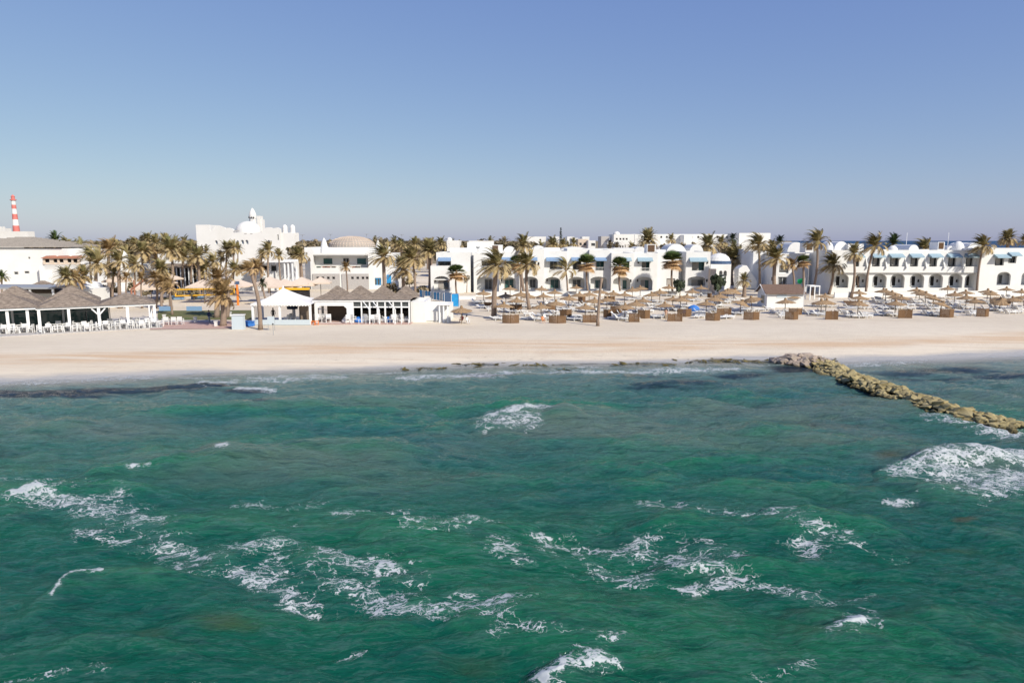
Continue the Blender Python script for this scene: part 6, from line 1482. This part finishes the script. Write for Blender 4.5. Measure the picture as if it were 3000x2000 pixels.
def parasol(n, x, y, s=1.0, tilt=None, note=None):
    a = Z(n, x, y); p = P(a[0], a[1], 2.42*s)
    root = thing('thatched_parasol', 'x', 'parasol', (p.x, p.y, 0), rc.uniform(0,6.3), 'thatched parasols on the beach'); root.scale = (s*1.24,s*1.24,s)
    for me, nm in ((rc.choice(TH), 'thatch'), (POLE, 'pole')):
        o = bpy.data.objects.new(nm, me); COL.objects.link(o); o.parent = root
        if nm == 'thatch':
            tl = tilt if tilt is not None else (rc.uniform(-.07,.07), rc.uniform(-.07,.07)); o.rotation_euler = (tl[0], tl[1], 0); z0 = root.rotation_euler.z
            if tilt is not None: root.rotation_euler.z = 0
            o.location = (-1.9*math.sin(o.rotation_euler.y)*.9, 1.9*math.sin(o.rotation_euler.x)*.9, 0)
    PAR.append((a[0], a[1], root, note)); return root
S4 = [(445,1110),(725,910),(1065,855),(1205,920),(850,960),(1010,940),(1150,1000),(1305,950),(1490,945),(1465,860),(985,1060),(1460,1070),(1635,900),(1910,845),(1950,930),(2075,920),(1815,970),(1650,1030),(2025,1080)]
S5 = [(400,1000),(470,890),(640,915),(785,930),(885,870),(985,850),(1130,930),(1235,895),(1350,840),(1020,1000),(930,1035),(790,1075),(1300,1055),(1400,985),(1580,955),(1500,985),(1650,890),(1760,850),(1830,1035),(560,990),(2000,945),(2070,905),(1930,980)]
S6 = [(220,870,(.25,.3)),(310,1015,(.1,.35)),(450,975,(.1,-.3)),(960,950),(880,1010),(1380,950),(1340,1020),(1400,1015),(1815,905),(1830,965),(1810,1035),(2130,885),(145,890)]
S7 = [(420,890),(500,915),(545,955),(545,1030),(810,875),(850,905),(930,925),(1030,965,(0,.3)),(1130,1035,(.1,.35)),(1210,855),(1300,925),(1440,905),(1450,960),(1560,1005),(1720,890),(1760,920),(1880,980,(.45,-.25)),(1960,865),(2040,985),(2150,895),(2190,960),(620,970,)]
for n, S in ((4,S4),(5,S5),(6,S6),(7,S7)):
    for a in S: parasol(n, a[0], a[1], tilt=a[2] if len(a) > 2 else None, s=rc.uniform(.96,1.05))
PAR.sort(key=lambda q: q[2].location.y)
nP = len(PAR); bands = [(0,98,'row nearest the water'),(98,106,'second row from the water'),(106,117,'middle row'),(117,400,'back row nearest the hotels')]
for a, b, nm in bands:
    L_ = sorted([q for q in PAR if a <= q[2].location.y < b], key=lambda q: q[0])
    for i, q_ in enumerate(L_): q_[2]['label'] = '%sstraw parasol, %s from the left in the %s' % ('tilted ' if abs(q_[2].children[0].rotation_euler.y) > .2 or abs(q_[2].children[1].rotation_euler.y) > .2 else '', ordn(i), nm)
# ================================================================== windbreak screens
WB = []
def screen(n, x0, x1, yb, yt, mode='L', col='reed'):
    a = Z(n, x0, yb); b = Z(n, x1, yb); p0 = P(*a); p1 = P(*b); h = 1.0; xm = (p0.x+p1.x)/2; w_ = p1.x-p0.x
    zt = min(1.25, max(.85, ZY(Z(n,0,yt)[1], p0.y)))
    root = thing('reed_windbreak', 'x', 'windbreak', (xm, p0.y, 0), 0, 'reed windbreak screens on the beach')
    if mode == 'L': pts = [(-w_/2,.5),(w_*.05,-.05),(w_/2,.35)]
    elif mode == 'V': pts = [(-w_/2,-.0),(w_*.0,.05),(w_/2,-.15),(w_/2+.05,1.1)]
    else: pts = [(-w_/2+.05*0+w_*t, -.35*math.sin(math.pi*t)) for t in [i/8 for i in range(9)]]
    m = MB()
    for (ax, ay), (bx, by) in zip(pts, pts[1:]):
        k = max(2, int(math.hypot(bx-ax, by-ay)/.11))
        for i in range(k):
            t0, t1 = i/k, (i+.88)/k; X0_, Y0_, X1_, Y1_ = ax+(bx-ax)*t0, ay+(by-ay)*t0, ax+(bx-ax)*t1, ay+(by-ay)*t1
            hh = zt*rc.uniform(.96,1.02); nx, ny = -(Y1_-Y0_), (X1_-X0_); L_ = math.hypot(nx, ny) or 1; nx, ny = nx/L_*.03, ny/L_*.03
            n_ = len(m.v); m.v += [(X0_,Y0_,.02),(X1_,Y1_,.02),(X1_+nx,Y1_+ny,.02),(X0_+nx,Y0_+ny,.02),(X0_,Y0_,hh),(X1_,Y1_,hh),(X1_+nx,Y1_+ny,hh),(X0_+nx,Y0_+ny,hh)]
            for q_ in ((3,2,1,0),(4,5,6,7),(0,1,5,4),(1,2,6,5),(2,3,7,6),(3,0,4,7)): m.f.append(tuple(n_+i_ for i_ in q_)); m.m.append(0)
    m.build('reed_panel', MT[col], root)
    m = MB()
    for x, y in (pts if mode != 'C' else pts[::4]): m.tube([(x,y+.06,0),(x,y+.06,zt+.12)], .035, 5)
    m.build('stake', MT['wood'], root); WB.append((a[0], p0.y, root))
for a in [(4,968,1178,1335,1225,'C'),(4,1062,1215,1200,1090,'L'),(4,735,850,1150,1070,'L'),(4,1520,1640,1190,1080,'C'),(4,1562,1778,1335,1238,'C'),(4,1705,1852,1285,1160,'L'),
          (5,250,442,1328,1228,'V'),(5,520,620,1265,1160,'L'),(5,610,760,1215,1118,'L'),(5,745,840,1195,1105,'L'),(5,530,662,1078,990,'L'),(5,838,970,1322,1212,'V'),(5,960,1112,1278,1160,'L'),(5,1330,1515,1312,1214,'V'),(5,1468,1642,1256,1152,'L'),(5,1830,2010,1306,1204,'L'),(5,1962,2138,1252,1144,'V'),(5,195,285,1085,985,'L'),(5,-10,110,1240,1160,'L'),(5,1850,1900,1010,960,'L'),
          (6,358,552,1296,1190,'L'),(6,890,1050,1292,1190,'L'),(6,935,1098,1230,1148,'L'),(6,1385,1540,1290,1180,'V'),(6,1635,1870,1128,1050,'L'),(7,572,742,1272,1165,'V'),(7,1130,1300,1265,1155,'L'),(7,1600,1748,1255,1148,'L')]: screen(*a)
WB.sort(key=lambda q: q[0])
f_ = [q for q in WB if q[1] < 97.5]; b_ = [q for q in WB if q[1] >= 97.5]
for i, q_ in enumerate(f_): q_[2]['label'] = 'brown reed windbreak, %s from the left in the front line by open sand' % ordn(i)
for i, q_ in enumerate(b_): q_[2]['label'] = 'brown reed windbreak set back among the parasols, %s such from the left' % ordn(i)
# ================================================================== sun loungers
def lounger_mesh(back, cush):
    m = MB(); L_ = 1.95; w_ = .33
    m.mi = 0
    m.box(-w_,w_,-.95,.35,.26,.32); ang = back
    c, s = math.cos(ang), math.sin(ang); y0, z0 = .35, .26
    n = len(m.v)
    for dy, dz in ((0,0),(.68,0)):
        for t in (0,.06):
            y = y0+dy*c-t*s; z = z0+dy*s+t*c; m.v += [(-w_,y,z),(w_,y,z)]
    for f in ((0,1,5,4),(2,6,7,3),(0,4,6,2),(1,3,7,5),(4,5,7,6),(0,2,3,1)): m.f.append(tuple(n+i for i in f)); m.m.append(0)
    for x in (-.28,.28):
        for y in (-.8,.15): m.box(x-.04,x+.04,y-.04,y+.04,0,.26)
    m.box(-w_-.05,-w_,-.3,.2,.40,.44); m.box(w_,w_+.05,-.3,.2,.40,.44)
    for x in (-w_-.04, w_+.01): m.box(x,x+.03,-.28,-.22,.28,.40); m.box(x,x+.03,.1,.16,.28,.40)
    if cush: m.mi = 1; m.box(-w_+.03,w_-.03,-.9,.33,.325,.40,.02)
    o = m.build('sun_lounger', [MT['plastic'], MT['cushion'] if cush else MT['plastic']]); return o
LP_ = [lounger_mesh(.75, True), lounger_mesh(.35, False), lounger_mesh(.95, True), lounger_mesh(.05, False)]
usedL = [False]*4; LG = []
def lounger(x, y, rz):
    k = rc.randrange(4)
    if usedL[k]: o = LP_[k].copy(); COL.objects.link(o)
    else: o = LP_[k]; usedL[k] = True
    o.location = (x, y, 0); o.rotation_euler = (0,0,rz); o.scale = (1.12,1.12,1.12); tag(o, 'x', 'sun lounger', 'white sun loungers on the beach'); LG.append(o)
occ = []
for px, py, root, note in PAR:
    x, y = root.location.x, root.location.y
    if px < 1380: continue
    for k, (dx, dy) in enumerate([(-.75,-.65),(.80,-.55),(.05,.95),(-1.6,.35)]):
        if k >= 2 and (y > 125 or rc.random() < .2): continue
        xx, yy = x+dx+rc.uniform(-.3,.3), y+dy+rc.uniform(-.3,.3)
        if any((xx-a)**2+(yy-b)**2 < .60 for a, b in occ) or (hx0-1 < xx < hx1+1 and Yh-.8 < yy < Yh+6): continue
        occ.append((xx, yy)); lounger(xx, yy, rc.choice([math.pi/2, math.pi/2+.3, 1.1, -2.0 if px < 2200 else math.pi/2, 1.4])+rc.uniform(-.2,.2))
for n, x, y in [(4,900,1300),(4,800,1180),(4,940,1180),(4,1240,1210),(4,1270,1240),(4,1420,1270),(4,1410,1300),(4,1880,1270),(4,1900,1300),(4,1510,1200),(4,1600,1210),(5,120,1290),(5,200,1290),(5,150,1190),(5,680,1270),(5,720,1290),(5,790,1220),(5,820,1280),(5,1160,1270),(5,1240,1280),(5,1270,1260),(5,1720,1270),(5,1740,1215),(5,2100,1270),(6,120,1280),(6,240,1210),(6,820,1265),(6,850,1240),(6,1270,1205),(6,1310,1250),(6,1820,1270),(6,1900,1235),(6,2050,1205),(7,60,1265),(7,400,1230),(7,470,1250),(7,440,1205),(7,380,1160),(7,960,1235),(7,1040,1245),(7,1080,1200),(7,900,1215),(7,1480,1240),(7,1560,1230),(7,1400,1205),(7,1900,1200),(7,1980,1215),(7,2100,1210),(7,850,1150),(7,980,1160),(7,1350,1150),(7,1850,1150),(7,2120,1150),(6,2150,1160),(6,1950,1160),(6,1700,1170),(6,1620,1215),(6,740,1215),(6,650,1170),(5,1380,1180),(5,1150,1150),(5,1450,1060),(5,700,1180),(5,250,1150),(5,1950,1120),(7,250,1130),(7,300,1200),(7,700,1120),(7,1200,1140),(7,1700,1180),(7,2000,1110)]:
    p = P(*Z(n, x, y))
    if any((p.x-a)**2+(p.y-b)**2 < .5 for a, b in occ): continue
    occ.append((p.x, p.y)); lounger(p.x, p.y, math.pi/2*rc.choice([1,1,.8,1.2])+rc.uniform(-.25,.25))
for a, b, nm in [(0,98.5,'nearest the water'),(98.5,105,'in the second line'),(105,114,'in the third line'),(114,400,'nearest the hotels')]:
    L_ = sorted([o for o in LG if a <= o.location.y < b], key=lambda o: proj(*o.location)[0])
    for i, o in enumerate(L_): o['label'] = 'white sun lounger, %s from the left among those %s' % (ordn(i), nm)
for k, (n, x, y, s) in enumerate([(5,1555,1150,.55),(5,1665,1120,.95)]):
    a = Z(n, x, y); p = P(a[0], a[1]+3, .6); m = MB(); m.lathe([(.6,.0),(.78,.25),(.70,.6),(.42,.9),(.08,1.05)],(0,0),14); o = m.build('blue_bundle', MT['blue'], smooth=True); o.location = (p.x, p.y, 0); o.scale = (s*1.3,s,s); tag(o, ['small pale-topped blue beach tent above the windbreak','bright blue dome-shaped beach tent between the parasols'][k], 'beach tent')

# ================================================================== people
def person(p, pose, label, top, legs, hair=(.03,.02,.015), rz=0, h=1.72):
    root = thing('person', label, 'person', p, rz)
    me = bpy.data.meshes.new('body'); V = []; E = []; RD = []
    def add(v, r, par=None):
        V.append(v); RD.append(r)
        if par is not None: E.append((par, len(V)-1))
        return len(V)-1
    s = h/1.72
    if pose == 'stand':
        hip = add((0,0,.92),.15); ch = add((0,.02,1.25),.16,hip); sh_ = add((0,.0,1.42),.13,ch); nk = add((0,-.01,1.52),.055,sh_); hd_ = add((0,-.02,1.60),.085,nk); add((0,-.02,1.68),.07,hd_)
        for t, st_ in ((-1,.12),(1,-.10)):
            a = add((t*.18,0,1.40),.06,sh_); b = add((t*.26,-.05*t,1.14),.045,a); c = add((t*.24,-.14,.92),.035,b); add((t*.23,-.18,.83),.03,c)
            k = add((t*.10,0,.84),.09,hip); k2 = add((t*.11,-st_*.6,.48),.062,k); k3 = add((t*.11,-st_*.3+.02,.09),.042,k2); add((t*.11,-st_*.3-.14,.04),.035,k3)
    else:
        hip = add((0,0,.30),.16); ch = add((0,.08,.58),.16,hip); sh_ = add((0,.06,.78),.13,ch); nk = add((0,.02,.88),.055,sh_); hd_ = add((0,-.01,.96),.085,nk); add((0,-.01,1.05),.07,hd_)
        for t in (-1,1):
            a = add((t*.18,.05,.76),.06,sh_); b = add((t*.26,-.08,.55),.045,a); c = add((t*.18,-.28,.48),.035,b); add((t*.15,-.34,.46),.03,c)
            k = add((t*.10,-.08,.28),.09,hip); k2 = add((t*.16,-.42,.46),.062,k); k3 = add((t*.14,-.62,.10),.042,k2); add((t*.14,-.76,.05),.035,k3)
    me.from_pydata([(x*s,y*s,z*s) for x,y,z in V], E, []); o = bpy.data.objects.new('body', me); COL.objects.link(o); o.parent = root
    sk = o.modifiers.new('skin', 'SKIN'); o.modifiers.new('sub', 'SUBSURF').render_levels = 1
    for i, sv in enumerate(me.skin_vertices[0].data): sv.radius = (RD[i]*s, RD[i]*s*.85); sv.use_root = (i == 0)
    mm = NT('clothed_figure'); sx = mm.n.nodes.new('ShaderNodeSeparateXYZ'); mm.link(mm.tc.outputs['Object'], sx.inputs[0]); z = sx.outputs['Z']; zz = (.92,1.48) if pose == 'stand' else (.36,.84)
    c = mm.mix(mm.math('GREATER_THAN', z, zz[0]*s), legs, top); c = mm.mix(mm.math('GREATER_THAN', z, zz[1]*s), c, (.42,.24,.16)); mm.link(c, mm.b.inputs['Base Color']); mm.b.inputs['Roughness'].default_value = .8
    me.materials.append(mm.m)
    m = MB(); zc_ = (1.66 if pose == 'stand' else 1.02)*s; m.lathe([(.10,zc_-.06),(.112,zc_),(.09,zc_+.07),(.03,zc_+.11)],(0,.01),12); hm = M('hair', hair, .8); m.build('hair', hm, root, smooth=True)
person(P(*Z(2,612,1370)), 'stand', 'person in a dark blue top and grey trousers walking on the garden path', (.02,.035,.09), (.25,.28,.30), rz=1.2, h=1.75)
person(P(*Z(2,1312,1345)), 'stand', 'person all in black standing inside the white tent', (.012,.012,.016), (.012,.012,.016), rz=.4, h=1.8)
person(P(*Z(4,512,1335)), 'sit', 'person in white sitting on the sand beside the solitary front parasol', (.65,.65,.65), (.60,.60,.62), rz=.5)
person(P(*Z(4,452,1325)), 'sit', 'person in red sitting beneath the solitary front parasol', (.45,.05,.03), (.40,.24,.17), rz=-.3)
person(P(*Z(4,1478,1330)), 'sit', 'sunbathing person in orange beside the front loungers', (.55,.22,.08), (.42,.24,.16), rz=.3)
person(P(*Z(5,1310,1295)), 'stand', 'tanned person standing by the front windbreak in sand-coloured shorts', (.42,.24,.16), (.45,.33,.22), rz=.3, h=1.6)
# street lamps far behind
for k, (n, x, y) in enumerate([(3,155,212),(3,512,205),(3,975,203),(3,1425,208),(2,1625,407)]):
    a = Z(n, x, y); X_, z_ = PY(a[0], a[1], 240)
    if k == 4: continue
    root = thing('street_lamp', 'thin lamp post with a flat head on the skyline, %s from the left' % ordn(k), 'street lamp', (X_, 240, 0), group='flat-headed lamp posts on the skyline'); m = MB(); m.tube([(0,0,0),(0,0,z_)], .06, 5); m.build('pole', MT['grey'], root); m = MB(); m.box(-.7,.7,-.4,.4,z_,z_+.12); m.build('lamp_head', MT['grey'], root)
# small rubbish: floating nothing; a couple of stones near the hut
for o in bpy.data.objects:
    if o.type == 'MESH' and o.name.startswith(('thatch',)) and o.parent is None: bpy.data.objects.remove(o)
an_ = an
for ch in an_.children: ch.location = ch.location - an_.location
labs = {}
for o in bpy.data.objects:
    if o.parent is None and o.get('label'): labs.setdefault(o['label'], []).append(o.name)
for l, n in labs.items():
    if len(n) > 1: print('DUP LABEL', l, n)
    if not 4 <= len(l.split()) <= 16: print('LABEL LEN', len(l.split()), l)
